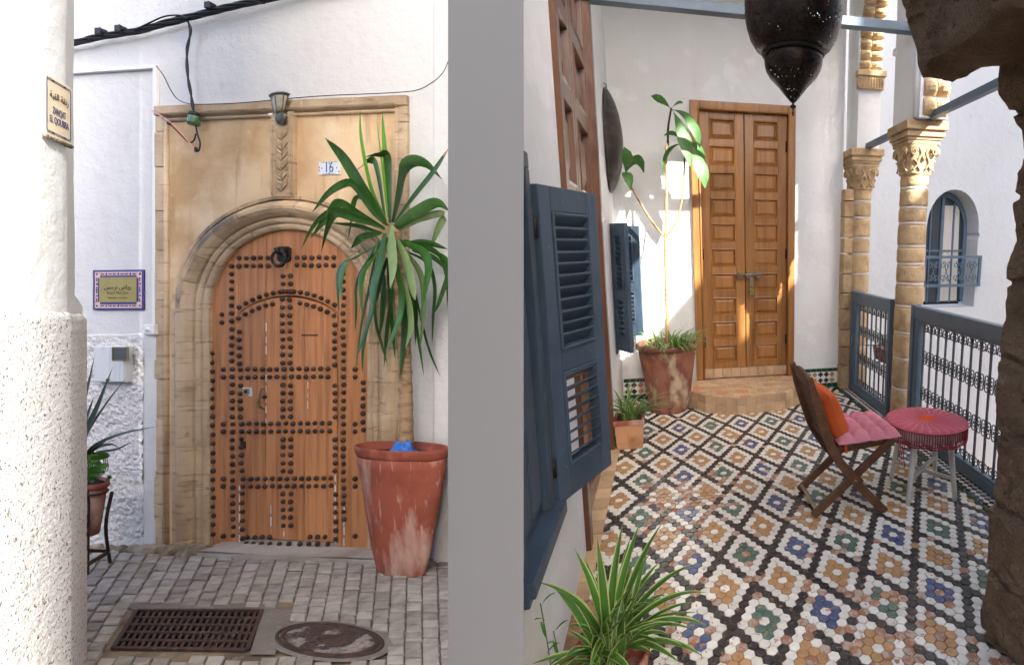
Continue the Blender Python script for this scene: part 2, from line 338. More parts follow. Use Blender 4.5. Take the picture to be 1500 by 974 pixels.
M_signblue=mat('navy_enamel',S(24,28,110),.35)
M_signpink=mat('pinkish_tile',S(206,172,162),.4,[ly(S(190,150,140),30,.5,.7,f=.5)])
M_ink=mat('black_lettering',(.015,.015,.015),.5)
M_inkgrey=mat('dim_lettering',S(86,82,50),.5)
M_inknavy=mat('navy_lettering',S(56,56,110),.5)
M_enamel=mat('white_enamel',S(214,220,222),.3,[ly(S(188,200,196),18,.5,.7,f=.4)],coat=.2)
M_inkblue=mat('blue_lettering',S(46,84,160),.4)
M_meter=mat('grey_metal_box',S(212,214,214,.95),.5,[ly(S(170,174,174),(30,30,3),.5,.7,f=.5)])
M_lampglass=mat('dirty_lamp_glass',S(190,182,158),.25,[ly(S(140,130,104),12,.45,.7)],trans=.3)
M_lampmetal=mat('aged_zinc',S(92,92,90),.5,[ly(S(140,138,132),30,.5,.68)],metal=.5)
M_insul=mat('green_glass_insulator',S(74,112,74),.15,coat=.5)
M_wireblue=mat('blue_wire',S(60,120,190),.5); M_wirepink=mat('salmon_wire',S(226,150,124),.5)
M_duct=mat('white_plastic_duct',(.70,.70,.69),.5)
# =================================================================== GALLERY: structure
XL,YB,XR=-.42,4.98,1.89
CEIL=5.2; WTOP=4.0
# --- left wall with window openings and the tall door
mb=MB(); slab(mb,0,XL-.2,XL,1.95,YB+.4,-.3,WTOP,[(4.50,4.86,.62,1.66),(2.42,3.78,.0,3.5)])
slab(mb,0,XL-.012,XL,1.33,1.95,-.3,WTOP,[(1.3,1.78,.56,1.78)]); mb.box(XL-.2,XL-.18,1.95,YB,-.3,WTOP)
o=mb.build('gallery_wall',M_white); tag(o,'white plaster wall with blue shutters and a tall dark wooden door','wall')
# --- back wall
mb=MB(); slab(mb,1,YB,YB+.4,XL-.35,1.815,-.3,WTOP,[(.30,1.31,.0,2.82)]); mb.box(.25,1.4,YB+.36,YB+.39,0,2.9)
o=mb.build('gallery_end_wall',M_white); tag(o,'white end wall of the gallery around the honey pine door','wall')
# --- ceiling over the far half
mb=MB(); mb.box(XL-.2,1.88,3.15,YB+.4,WTOP,WTOP+.15); struct(mb.build('ceiling',M_white))
mb=MB(); mb.box(XL-.2,2.1,1.93,2.07,WTOP-.02,WTOP+.12)
tag(mb.build('timber_beam',M_doorD,loc=(.8,2.0,WTOP),bevel=.01),'dark timber cross beam that the lantern hangs from','beam')
# --- courtyard wall with the arched window
WX,WZ,WH,WT,WY=4.33,1.72,.44,2.33,7.0
arch=[]
n=16
for k in range(n+1):
    a=PI-PI*k/n; x=WX+WH*cos(a); z=WZ+(WT-WZ)*(sin(a)**.9 if sin(a)>0 else 0)
    arch.append((x,z))
open_=[(WX-WH,.55),(WX-WH,WZ-.12),(WX-WH-.03,WZ-.06),(WX-WH,WZ-.02)]+arch+[(WX+WH,WZ-.02),(WX+WH+.03,WZ-.06),(WX+WH,WZ-.12),(WX+WH,.55)]
mb=MB()
X0,X1,Z0,Z1=1.6,9.0,-4.0,7.5
mb.box(X0,WX-WH-.2,WY,WY+.45,Z0,Z1); mb.box(WX+WH+.2,X1,WY,WY+.45,Z0,Z1)
mb.box(WX-WH-.2,WX+WH+.2,WY,WY+.45,2.6,Z1); mb.box(WX-WH-.2,WX+WH+.2,WY,WY+.45,Z0,.55)
outer=[]
for x,z in open_:
    if z<=WZ+.01: outer.append((WX-WH-.2 if x<WX else WX+WH+.2,z))
    else:
        k=(x-(WX-WH))/(2*WH); outer.append((WX-WH-.2+k*(2*WH+.4),2.6))
outer[4]=(WX-WH-.2,2.6); outer[-5]=(WX+WH+.2,2.6)
for i in range(len(open_)-1):
    (a,b),(c,d)=open_[i],open_[i+1]; (e,f),(g,h)=outer[i],outer[i+1]
    mb.add([(a,WY,b),(c,WY,d),(g,WY,h),(e,WY,f),(a,WY+.42,b),(c,WY+.42,d)],[(0,1,2,3),(0,4,5,1)])
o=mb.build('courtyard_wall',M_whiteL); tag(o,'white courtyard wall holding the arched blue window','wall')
mb=MB(); mb.box(2.0,9,-6,WY+.4,-4.2,-4); struct(mb.build('courtyard_floor',M_bejmat))
# --- unseen sun blocker, added; slit and openings shaped to let chosen beams through
mb=MB(); mb.prism([(-18,-4),(-9.5,-4),(-9.6,6.1),(-5.64,24),(-18,24)],0,6.4,6.5); mb.prism([(-8.99,-4),(-5.0,-4),(-5.0,11.5),(-4.0,11.5),(-4.0,24),(-5.04,24),(-9.0,6.1)],0,6.4,6.5); slab(mb,0,6.4,6.5,-5.0,6.6,-4,11.5,[(-3.36,-2.24,8.0,9.6),(-1.83,-1.09,6.9,8.0),(-.62,-.19,8.0,9.0)])
o=mb.build('sun_blocker_wall',M_white); tag(o,'unseen tall white wall added to block the sun, with openings for its beams','wall')

# =================================================================== GALLERY: arched window in the courtyard wall
t=thing('arched_window','small arched window with blue frame and scrolled balcony rail in courtyard wall','window',loc=(WX,WY,.55))
yw=WY+.30
def archx(f,z0=.58):
    pts=[(WX-WH*f,z0),(WX-WH*f,WZ)]
    for k in range(13):
        a=PI-PI*k/12; pts.append((WX+WH*f*cos(a),WZ+(WT-WZ)*f*max(sin(a),0)**.9))
    return pts+[(WX+WH*f,z0)]
a,b=archx(.99),archx(.86,.64)
mb=MB()
for i in range(len(a)-1):
    mb.add([(a[i][0],yw,a[i][1]),(a[i+1][0],yw,a[i+1][1]),(b[i+1][0],yw,b[i+1][1]),(b[i][0],yw,b[i][1]),(b[i][0],yw+.06,b[i][1]),(b[i+1][0],yw+.06,b[i+1][1])],[(0,3,2,1),(3,4,5,2)])
fr_=mb.build('frame',M_bluegrey,t)
for x in(WX-.20,WX,WX+.20):
    mb=MB(); ww=.05 if x==WX else .022; mb.box(x-ww/2,x+ww/2,yw+.005,yw+.05,.6,WT-.03-(.14 if x!=WX else 0)); mb.build('mullion',M_bluegrey,t)
for z in(1.42,):
    mb=MB(); mb.box(WX-WH*.9,WX+WH*.9,yw+.008,yw+.045,z-.015,z+.015); mb.build('transom',M_bluegrey,t)
mb=MB(); mb.prism(archx(.95,.6),1,yw+.03,yw+.036); mb.build('pane',M_glass,t)
for s0,s1 in((WX-.40,WX-.22),(WX+.02,WX+.34)):
    mb=MB(); mb.grid(lambda u,v:V(s0+(s1-s0)*u*(1-.35*v*(1 if s0<WX else .4)),yw+.024+.006*sin(u*22),.62+1.5*v),24,6); mb.build('curtain',M_curtain,t)
mb=MB(); y0=WY-.07
for z in(.90,1.33): mb.box(WX-WH-.06,WX+WH+.03,y0-.02,y0+.02,z-.02,z+.02)
for x in(WX-WH-.04,WX+WH+.01): mb.box(x-.02,x+.02,y0-.018,y0+.018,.92,1.31)
br=mb.build('balcony_rail',M_bluegrey,t)
def spiral(r0,turns,n=16,s=1):
    return [(s*r0*(1-.75*k/n)*cos(2*PI*turns*k/n),r0*(1-.75*k/n)*sin(2*PI*turns*k/n)) for k in range(n+1)]
sm=MB()
for sx in(1,-1):
    for sz in(1,-1):
        P=[(sx*(.055-q*1.0),0,sz*(.10+p)) for p,q in spiral(.052,1.35)]; sm.tube([(0,0,0)]+P,.007,5)
sme=sm.mesh('scroll',M_bluegrey)
for k in range(4):
    inst('scroll',sme,t,(WX-.33+k*.215,y0,1.115))

# =================================================================== GALLERY: columns and arcade
def capital(t,cx,cy,z0,z1,h):
    # bell with volutes and a moulded abacus
    mb=MB(); N=40
    def sq(a,k):  # rounded square radius
        c,s_=abs(cos(a)),abs(sin(a)); return 1/((c**k+s_**k)**(1/k))
    prof=[(.108,z0),(.116,z0+.012),(.110,z0+.024),(.112,z0+.05),(.118,z0+.10),(.126,z0+.16),(.134,z0+.205),(.137,z0+.22)]
    vs=[];fs=[]
    for i,(r,z) in enumerate(prof):
        k=2+4*i/(len(prof)-1)
        for j in range(N):
            a=2*PI*j/N; q=r*(sq(a,k) if i else 1); vs.append((cx+q*cos(a),cy+q*sin(a),z))
    for i in range(len(prof)-1):
        for j in range(N): fs.append((i*N+j,i*N+(j+1)%N,(i+1)*N+(j+1)%N,(i+1)*N+j))
    mb.add(vs,fs,0,True)
    cp=mb.build('capital',M_col,t)
    for ang in range(4):
        a=ang*PI/2; n=V(cos(a),sin(a),0); s_=V(-sin(a),cos(a),0); orn=MB()
        base=V(cx,cy,z0)
        for q in(-1,1):
            P=[base+n*(.136+.004*k/14)+s_*(q*(.086-p*.9))+V(0,0,.168+zz) for k,(p,zz) in enumerate(spiral(.036,1.7))]
            orn.tube(P,.0085,5)
            st=spline([base+n*.116+s_*q*.02+V(0,0,.03),base+n*.124+s_*q*.05+V(0,0,.09),base+n*.131+s_*q*.02+V(0,0,.15),base+n*.137+s_*q*.045+V(0,0,.20)],10)
            orn.tube(st,.0075,5)
            st=spline([base+n*.114+s_*q*.08+V(0,0,.03),base+n*.122+s_*q*.045+V(0,0,.075),base+n*.126+s_*q*.078+V(0,0,.11)],8); orn.tube(st,.0075,5)
        orn.lathe([(.001,-.03),(.012,-.01),(.014,.0),(.010,.015),(.001,.03)],8,c=tuple(base+n*.128+V(0,0,.12)))
        orn.build('acanthus_scroll',M_col,cp)
    ab=MB(); zz=z0+.22
    for r,h0,h1 in((.136,0,.03),(.144,.03,.052),(.158,.052,.085),(.152,.085,.10),(.172,.10,h-.22)):
        ab.box(cx-r,cx+r,cy-r,cy+r,zz+h0,zz+h1)
    ab.build('abacus',M_col,cp,bevel=.006)
def column(name,label,cx,cy,joints,cap):
    t=thing(name,label,'column',loc=(cx,cy,0),group='arcade columns')
    for i in range(len(joints)-1):
        z0,z1=joints[i],joints[i+1]-.012; mb=MB(); r=.117-.008*i/len(joints); ph=rnd.random()*9
        f=lambda a,k,ph=ph: 1+.018*mnoise.noise((cos(a)*2+ph,sin(a)*2,k*.9+ph))
        e=.006+.004*rnd.random()
        mb.lathe([(r-e-.004,z0),(r-.002,z0+.012),(r+.001,z0+.03),(r,(z0+z1)/2),(r,z1-.03),(r-.003,z1-.01),(r-e-.005,z1)],26,c=(cx+rnd.uniform(-.002,.002),cy,0),fn=f)
        mb.build('drum',M_col,t)
        j=MB(); j.lathe([(r-.012,z1-.01),(r-.004,z1-.006),(r-.003,z1+.014),(r-.012,z1+.02)],24,c=(cx,cy,0),fn=lambda a,k,ph=ph:1+.03*mnoise.noise((cos(a)*5+ph,sin(a)*5,k+ph))); j.build('mortar_joint',M_mortar,t)
    capital(t,cx,cy,2.04,2.41,cap)
    return t
column('stone_column','freestanding banded sandstone column between the two railing panels',1.985,3.80,[0,.32,.58,.80,1.02,1.20,1.36,1.50,1.68,1.80,1.95,2.06],.385)
t=column('stone_column','sandstone column set against the end wall left of the railing',1.985,4.93,[0,.26,.46,.64,.86,1.02,1.22,1.42,1.58,1.78,1.94,2.06],.385)
# pilaster blocks behind the engaged column
zz=0
for k,h in enumerate((.26,.2,.18,.22,.16,.2,.2,.16,.2,.16,.12)):
    mb=MB(); mb.box(1.80+rnd.uniform(-.004,.004),1.90,4.86+rnd.uniform(0,.01),5.04,zz+.004,zz+h-.006); mb.build('pilaster_block',M_col,t,bevel=.006); zz+=h
# arcade wall over the columns: outline in Y-z, extruded in X
A0,A1=1.885,2.115
def archpts(ya,yb,zs,apex,n=14):
    c=(ya+yb)/2; r=(ya-yb)/2
    return [(c+r*cos(PI*k/n),zs+(apex-zs)*sin(PI*k/n)) for k in range(n+1)]
Y1a,Y1b=4.80,4.02     # first opening: far side to near side
Y2a,Y2b=3.58,1.72     # second opening
t=thing('arcade_wall','white arcade wall with scalloped brick arches above the stone columns','wall',loc=(2.0,3.8,2.43))
mb=MB()
p1=archpts(Y1a,Y1b,3.32,3.95); p2=archpts(Y2a,Y2b,3.6,4.95)
def strip(ya,yb,pts,top):
    # spandrel between arch curve and the wall head
    for i in range(len(pts)-1):
        (a,b),(c,d)=pts[i],pts[i+1]
        mb.add([(A0,a,b),(A0,c,d),(A0,c,top),(A0,a,top),(A1,a,b),(A1,c,d),(A1,c,top),(A1,a,top)],[(0,1,2,3),(4,7,6,5),(0,4,5,1)])
strip(Y1a,Y1b,p1,CEIL); strip(Y2a,Y2b,p2,CEIL)
mb.box(A0,A1,Y1a,5.1,2.43,CEIL); mb.box(A0,A1,Y2a,Y1b,2.43,CEIL); mb.box(A0,A1,1.5,Y2b,-.3,CEIL)
mb.build('wall_face',M_white,t)
# stringcourse nibs at the springing and a slim roll beside the second arch
mb=MB(); mb.box(A0-.012,A1+.012,Y1b-.02,Y1b+.035,3.0,3.05); mb.build('springing_nib',M_white,t,bevel=.006)
mb=MB(); mb.tube([(A0-.006,Y2a+.05,2.44),(A0-.006,Y2a+.05,3.6)],.022,10); mb.build('corner_roll',M_white,t)
mb=MB(); mb.tube([(A0-.004,Y1a-.0,3.14),(A0-.004,Y1a-.0,3.6)],.018,10); mb.build('corner_roll',M_white,t)
# impost under the first arch
mb=MB(); mb.box(A0-.03,A1+.03,Y1a-.06,Y1a+.02,3.075,3.125); mb.box(A0-.015,A1+.015,Y1a-.04,Y1a+.02,2.965,3.075)
for k in range(9): mb.tube([(A0+.005+k*.0275,Y1a-.043,2.975),(A0+.005+k*.0275,Y1a-.05,3.06)],.008,6)
mb.build('impost',M_col,t,bevel=.004)
# scalloped bricks: two lobes side by side, stepped course by course
def scallops(path,x0,x1,step):
    P=spline(path,200); acc=0; last=P[0]; k=0
    for i in range(1,len(P)):
        acc+=(P[i]-P[i-1]).length
        if acc>=step:
            p=(last+P[i])/2; tg=(P[i]-last).normalized(); nn=V(1,0,0).cross(tg).normalized()
            if nn.y>0: nn=-nn
            for s_ in(0,1):
                xa=x0+(x1-x0)*(.02+.5*s_); xb=x0+(x1-x0)*(.48+.5*s_); mb=MB()
                d=[.0,.012,.030,.045,.035]; vs=[];fs=[]
                rows=[(-.48,.018),(-.25,.052),(.0,.060),(.25,.046),(.40,.022),(.48,.018)]
                for (u,dep) in rows:
                    for x,q in((xa,.55),(xa+(xb-xa)*.25,.92),((xa+xb)/2,1),(xa+(xb-xa)*.75,.92),(xb,.55)):
                        vs.append(V(x,0,0)+V(0,p.y,p.z)+tg*(u*step*.96)+nn*(dep*q+rnd.uniform(-.002,.002)))
                for r_ in range(len(rows)-1):
                    for c_ in range(4): fs.append((r_*5+c_,r_*5+c_+1,r_*5+c_+6,r_*5+c_+5))
                back=[V(x,p.y,p.z)+tg*(u*step*.96)-nn*.01 for u in(-.48,.48) for x in(xa,xb)]
                o_=len(vs); vs+=back; fs+=[(0,o_,o_+1,4,3,2,1),(25,26,27,28,29,o_+3,o_+2),(0,5,10,15,20,25,o_+2,o_),(4,o_+1,o_+3,29,24,19,14,9)]
                mb.add(vs,fs,0,False); mb.build('scalloped_brick',M_col,t)
            acc=0; last=P[i]; k+=1
scallops([V(0,Y1a,3.13),V(0,Y1a,3.32)]+[V(0,a,b) for a,b in p1[2:7:2]],A0-.0,A1,.088)
scallops([V(0,Y2a,2.44),V(0,Y2a,2.9),V(0,Y2a,3.55)]+[V(0,a,b) for a,b in p2[2:7:2]],A0+.02,A1,.125)

# =================================================================== GALLERY: tie rods
mb=MB(); mb.bar((XL-.05,3.72,3.075),(A0+.02,3.72,3.075),.075,.06); mb.bar((XL,3.72,3.108),(A0,3.72,3.108),.05,.006)
tag(mb.build('tie_rod',M_bluegrey,bevel=.006),'grey blue iron tie beam crossing the gallery behind the black lantern','beam','tie beams')
mb=MB(); mb.bar((2.0,4.97,2.452),(2.0,1.5,2.452),.055,.052)
tag(mb.build('tie_rod',M_bluegrey,loc=(2.0,3,2.43),bevel=.005),'grey blue tie beam running along the capitals of the stone columns','beam','tie beams')

# =================================================================== GALLERY: floor of hexagonal tiles
mb=MB(); mb.box(XL-.02,1.98,.2,YB+.02,-.3,-.006); fl_=struct(mb.build('floor',M_grout))
mb=MB(); mb.box(-3,4,-4,.9,-.3,-.03); struct(mb.build('arch_floor',M_rubble))
px_,py_=.2625/6,.4605/(6*math.sqrt(3))
OX,OY=.352,1.777
KX0,KX1=-.355,1.765
def hexpoly(r,sx=1,sy=1,ph=0): return [(r*sx*sin(PI/3*k+ph),r*sy*cos(PI/3*k+ph)) for k in range(6)]
tile_mats={'w':T_white,'k':T_black,'o':T_ochre,'g':T_green,'b':T_blue,'x':T_worn}
rr=px_/math.sqrt(3)*.945
hexmesh={}
def hexmb(mb,cx,cy,m,z,j,tilt):
    a=[];b=[];ph=rnd.uniform(-.04,.04)
    for k in range(6):
        th=PI/3*k+ph; q=rr*(1+rnd.uniform(-.05,.03)); a.append((cx+q*sin(th),cy+q*cos(th)*py_/px_))
    vs=[]
    for x,y in a: vs.append((x,y,-.012))
    for x,y in a: vs.append((x,y,z-.0016))
    for x,y in a: vs.append((cx+(x-cx)*.90,cy+(y-cy)*.90,z+tilt[0]*(x-cx)+tilt[1]*(y-cy)))
    fs=[(i,(i+1)%6,(i+1)%6+6,i+6) for i in range(6)]+[(i+6,(i+1)%6+6,(i+1)%6+12,i+12) for i in range(6)]+[tuple(range(12,18))]
    fs=[f[::-1] if len(f)==4 else f[::-1] for f in fs]
    mb.add(vs,fs,m)
order='wkogbx'
sites=[]
for i in range(-90,160):
    for j in range(-160,90):
        x=OX+(i+j)*px_/2; y=OY+(i-j)*py_*math.sqrt(3)/2
        if not(KX0<x<KX1-.01 and 1.3<y<YB-.015): continue
        a=(i+3)%6-3; b=(j+3)%6-3; ci=(i-a)//6; cj=(j-b)//6
        if a==-3 or b==-3: c='k'
        elif max(abs(a),abs(b))==2: c='w'
        elif a==0 and b==0: c='w'
        else:
            row=ci-cj; cc=ci+cj
            c='o' if row%2 else ('g' if (cc//2)%2==0 else 'b')
        # threadbare patches where feet have worn the glaze away
        wn=mnoise.noise((x*1.6+3.1,y*1.6,0.3)); 
        wear=math.exp(-((x-.12)**2+(y-2.85)**2)/.09)*.75+math.exp(-((x-.75)**2+(y-1.62)**2)/.10)*.5+.04+.1*max(0,wn)
        if rnd.random()<wear*.75: c='x' if c in 'wk' or rnd.random()<.5 else c
        elif rnd.random()<.01: c=rnd.choice('xo')
        sites.append((y*y+(x-.0)**2,x,y,c))
sites=[s for s in sites if not((s[1]-.75)**2/.5**2+(s[2]-5.0)**2/.62**2<.8)]
sites.sort()
rest=MB(); nt_=0
for d,x,y,c in sites:
    L_=MB() if (nt_<300 and y>1.52 and .02<x<1.62) else rest
    z=rnd.uniform(-.0012,.0012); tl=(rnd.uniform(-.03,.03),rnd.uniform(-.03,.03))
    hexmb(L_,x,y,0 if L_ is not rest else order.index(c),z,0,tl)
    if L_ is not rest:
        L_.build('tile',tile_mats[c],fl_); nt_+=1
ro=rest.build('tile_field',[tile_mats[c] for c in order],fl_); ro['kind']='stuff'
# border along the railing: green line, then black, blue and white lozenges
mb=MB(); y=1.3
while y<YB:
    mb.box(KX1,KX1+.028,y,y+.118,-.012,.001+rnd.uniform(-.001,.001)); y+=.12
o=mb.build('green_border',T_dgreen,fl_,bevel=.001); o['kind']='stuff'
mb=MB(); k=0; y=1.3; s_=.043
while y<YB:
    for q in range(3):
        for half in(0,1):
            cx=KX1+.05+q*s_+(s_/2 if half else 0); cy=y+(s_/2 if half else 0)
            if cx>1.93: continue
            r_=s_*.47; m=0 if half else (2 if (k//3)%3==0 else 1)
            mb.add([(cx-r_,cy,.0),(cx,cy-r_,.0),(cx+r_,cy,.0),(cx,cy+r_,.0),(cx-r_,cy,-.01),(cx,cy-r_,-.01),(cx+r_,cy,-.01),(cx,cy+r_,-.01)],[(0,1,2,3),(0,4,5,1),(1,5,6,2),(2,6,7,3),(3,7,4,0)],m)
    y+=s_; k+=1
o=mb.build('lozenge_border',[T_white,T_black,T_blue],fl_); o['kind']='stuff'
mb=MB(); y=2.05      # brick edging below the dark door
while y<3.8:
    b=MB(); b.box(-.47,-.36,y+.003,y+.127,-.02,.006+rnd.uniform(-.001,.001)); b.build('edging_brick',M_bejmat,fl_,bevel=.003); y+=.13
mb=MB(); y=3.84
while y<4.45:
    b=MB(); b.box(-.415,-.362,y+.002,y+.098,-.02,.004); b.build('edging_brick',T_dgreen,fl_,bevel=.002); y+=.1

# =================================================================== GALLERY: tiled skirting on the end wall
def skirting(x0,x1,label):
    t=thing('tile_skirting',label,'tiles',loc=((x0+x1)/2,YB,0),group='tile skirting strips'); yy=YB-.012
    mb=MB(); mb.box(x0,x1,YB-.008,YB-.001,.0,.215); mb.build('backing',M_mortar,t)
    x=x0
    while x<x1-.01:
        for z0,z1 in((.004,.05),(.178,.212)):
            b=MB(); b.box(x+.001,min(x+.058,x1),yy-.002,YB-.004,z0,z1); b.build('glazed_strip',T_dgreen,t,bevel=.0015)
        x+=.06
    s_=.064; x=x0+s_/2; k=0
    lo={0:None}
    while x<x1-.01:
        for r_ in(0,1):
            cz=.082+r_*s_; m=[T_black,T_ochre][(k//2)%2]; q=s_*.47; b=MB()
            b.add([(x-q,yy,cz),(x,yy,cz-q),(x+q,yy,cz),(x,yy,cz+q)],[(0,1,2,3)]); b.add([(x-q,yy,cz),(x,yy,cz-q),(x+q,yy,cz),(x,yy,cz+q),(x-q,YB-.002,cz),(x,YB-.002,cz-q),(x+q,YB-.002,cz),(x,YB-.002,cz+q)],[(0,4,5,1),(1,5,6,2),(2,6,7,3),(3,7,4,0)]); b.build('lozenge_tile',m,t)
        x+=s_; k+=1
    b=MB(); b.box(x0,x1,YB-.0105,YB-.006,.052,.176); b.build('white_ground',T_white,t)
skirting(1.32,1.80,'strip of black, ochre and white lozenge tiles beside the sandstone column')
skirting(XL+.01,.20,'strip of green and black lozenge tiles behind the big fig pot')

# =================================================================== GALLERY: honey pine double door
t=thing('panelled_door','tall honey pine double door with twenty panels and a padlocked bolt','door',loc=(.8,YB,.17))
DX0,DX1,DZ0,DZ1=.30,1.31,.0,2.82
for a,b,c,d,e in((.30,.385,.14,2.82,'side'),(1.235,1.31,.14,2.82,'side'),(.385,1.235,2.74,2.82,'head')):
    mb=MB(); mb.box(a,b,YB-.035,YB+.10,c,d); mb.build('door_frame',M_doorR,t,bevel=.006)
mb=MB()
for x in(.375,1.243): mb.tube([(x,YB-.036,.15),(x,YB-.036,2.75)],.010,8)
mb.tube([(.37,YB-.036,2.748),(1.25,YB-.036,2.748)],.010,8); mb.build('frame_bead',M_doorR,t)
def leaf(x0,x1,knob):
    st=.085; y0=YB+.012; z0,z1=.268,2.738
    lf=MB(); 
    for a,b in((x0,x0+st),(x1-st,x1)): lf.box(a,b,y0,y0+.035,z0,z1)
    lo=lf.build('door_leaf',M_doorR,t,bevel=.003)
    n=10; ph=(z1-z0-.06)/n
    for k in range(n+1):
        za=z0+k*ph; r_=MB(); r_.box(x0+st+.001,x1-st-.001,y0+.001,y0+.034,za,za+.06); r_.build('rail',M_doorR,lo,bevel=.003)
    for k in range(n):
        za=z0+k*ph+.06; zb=z0+(k+1)*ph; xa,xb=x0+st,x1-st; b=MB()
        m=.010; q=.042
        # raised-and-fielded panel with a bead round it
        O=[(xa,za),(xb,za),(xb,zb),(xa,zb)]
        def ring(i,d): return [(xa+i,y0+d,za+i),(xb-i,y0+d,za+i),(xb-i,y0+d,zb-i),(xa+i,y0+d,zb-i)]
        rs=[ring(0,.0),ring(m,-.004),ring(m*1.6,.018),ring(m*1.8,.020),ring(q,.006)]
        vs=sum(rs,[]); fs=[]
        for r_ in range(4):
            for e in range(4): fs.append((r_*4+e,r_*4+(e+1)%4,(r_+1)*4+(e+1)%4,(r_+1)*4+e))
        fs.append((16,17,18,19)); b.add(vs,fs); b.build('panel',M_doorR,lo)
leaf(.388,.806,0); leaf(.814,1.232,1)
mb=MB(); mb.box(.386,1.234,YB+.05,YB+.06,.268,2.74); mb.build('door_back',M_dark,t)
for x in(.393,1.227):
    for z in(.55,1.42,2.45):
        mb=MB(); mb.tube([(x,YB+.004,z-.05),(x,YB+.004,z+.05)],.009,8); mb.build('hinge',M_iron,t)
mb=MB(); zb=1.215
mb.tube([(.715,YB-.026,zb),(.975,YB-.026,zb)],.013,8)
for x in(.75,.835,.93): mb.box(x-.018,x+.018,YB-.032,YB+.012,zb-.03,zb+.03)
mb.lathe([(.001,0),(.014,.004),(.014,.012),(.001,.016)],10,c=(.965,YB-.022,zb-.008)); bo=mb.build('bolt',M_steel,t)
mb=MB(); mb.box(.845,.879,YB-.034,YB-.012,zb-.12,zb-.01); mb.build('hasp',M_steel,t)
mb=MB(); mb.box(.836,.888,YB-.05,YB-.022,zb-.20,zb-.135); pd=mb.build('padlock',M_brass,t,bevel=.005)
mb=MB(); mb.tube(spline([(.850,YB-.033,zb-.14),(.850,YB-.033,zb-.11),(.862,YB-.033,zb-.095),(.874,YB-.033,zb-.11),(.874,YB-.033,zb-.14)],12),.0035,6); mb.build('shackle',M_steel,pd)
mb=MB(); 
x=.386
while x<1.23:
    b=MB(); x2=min(x+.088,1.234); b.box(x+.001,x2-.001,YB-.004,YB+.04,.172,.266); b.build('threshold_tile',M_bejmat,t,bevel=.002); x+=.09

# =================================================================== GALLERY: canted step of small clay tiles
t=thing('door_step','canted step of small sand-coloured clay tiles below the pine door','step',loc=(.75,4.7,0))
SP=[(.195,4.97),(.205,4.62),(.345,4.415),(.61,4.305),(1.07,4.355),(1.26,4.50),(1.345,4.97)]
mb=MB(); mb.prism([(x+(.75-x)*.02,y+.008) for x,y in SP],2,-.01,.158); mb.build('core',M_grout,t)
def clip(poly,cx,cy,nx,ny):
    out=[]
    for i in range(len(poly)):
        a,b=poly[i],poly[(i+1)%len(poly)]; da=(a[0]-cx)*nx+(a[1]-cy)*ny; db=(b[0]-cx)*nx+(b[1]-cy)*ny
        if da<=0: out.append(a)
        if (da<0<db) or (db<0<da):
            q=da/(da-db); out.append((a[0]+(b[0]-a[0])*q,a[1]+(b[1]-a[1])*q))
    return out
ts=.098
for i in range(-1,14):
    for j in range(0,9):
        x=.15+i*ts+(ts/2 if j%2 else 0); y=4.25+j*ts*.93; g=.0015
        poly=[(x+g,y+g),(x+ts-g,y+g),(x+ts-g,y+ts*.93-g),(x+g,y+ts*.93-g)]
        for k in range(len(SP)):
            a,b=SP[k],SP[(k+1)%len(SP)]; dx,dy=b[0]-a[0],b[1]-a[1]; L_=math.hypot(dx,dy)
            poly=clip(poly,a[0],a[1],dy/L_,-dx/L_) if len(poly)>2 else []
        if len(poly)>2:
            ar=abs(sum(poly[k][0]*poly[(k+1)%len(poly)][1]-poly[(k+1)%len(poly)][0]*poly[k][1] for k in range(len(poly))))/2
            if ar<3e-4: continue
            b=MB(); h=rnd.uniform(-.0015,.0015); b.prism(poly,2,.15,.163+h); b.build('tread_tile',M_tilered if rnd.random()<.05 else M_bejmat,t)
for k in range(len(SP)-1):
    a,b=V(*SP[k],0),V(*SP[k+1],0); L_=(b-a).length; n=max(1,round(L_/.10)); d=(b-a)/n; nn=V(d.y,-d.x,0).normalized()
    if nn.dot(V(.75,4.9,0)-a)>0: nn=-nn
    for i in range(n):
        for z0,z1 in((.0,.082),(.084,.157)):
            p,q=a+d*(i+.012),a+d*(i+.988); e=rnd.uniform(0,.0015); m=MB()
            m.add([p-nn*.006+V(0,0,z0),q-nn*.006+V(0,0,z0),q+nn*(.004+e)+V(0,0,z0),p+nn*(.004+e)+V(0,0,z0),p-nn*.006+V(0,0,z1),q-nn*.006+V(0,0,z1),q+nn*(.004+e)+V(0,0,z1),p+nn*(.004+e)+V(0,0,z1)],[(0,1,2,3),(7,6,5,4),(3,2,6,7),(0,3,7,4),(1,5,6,2)])
            m.build('riser_tile',M_bejmat,t)

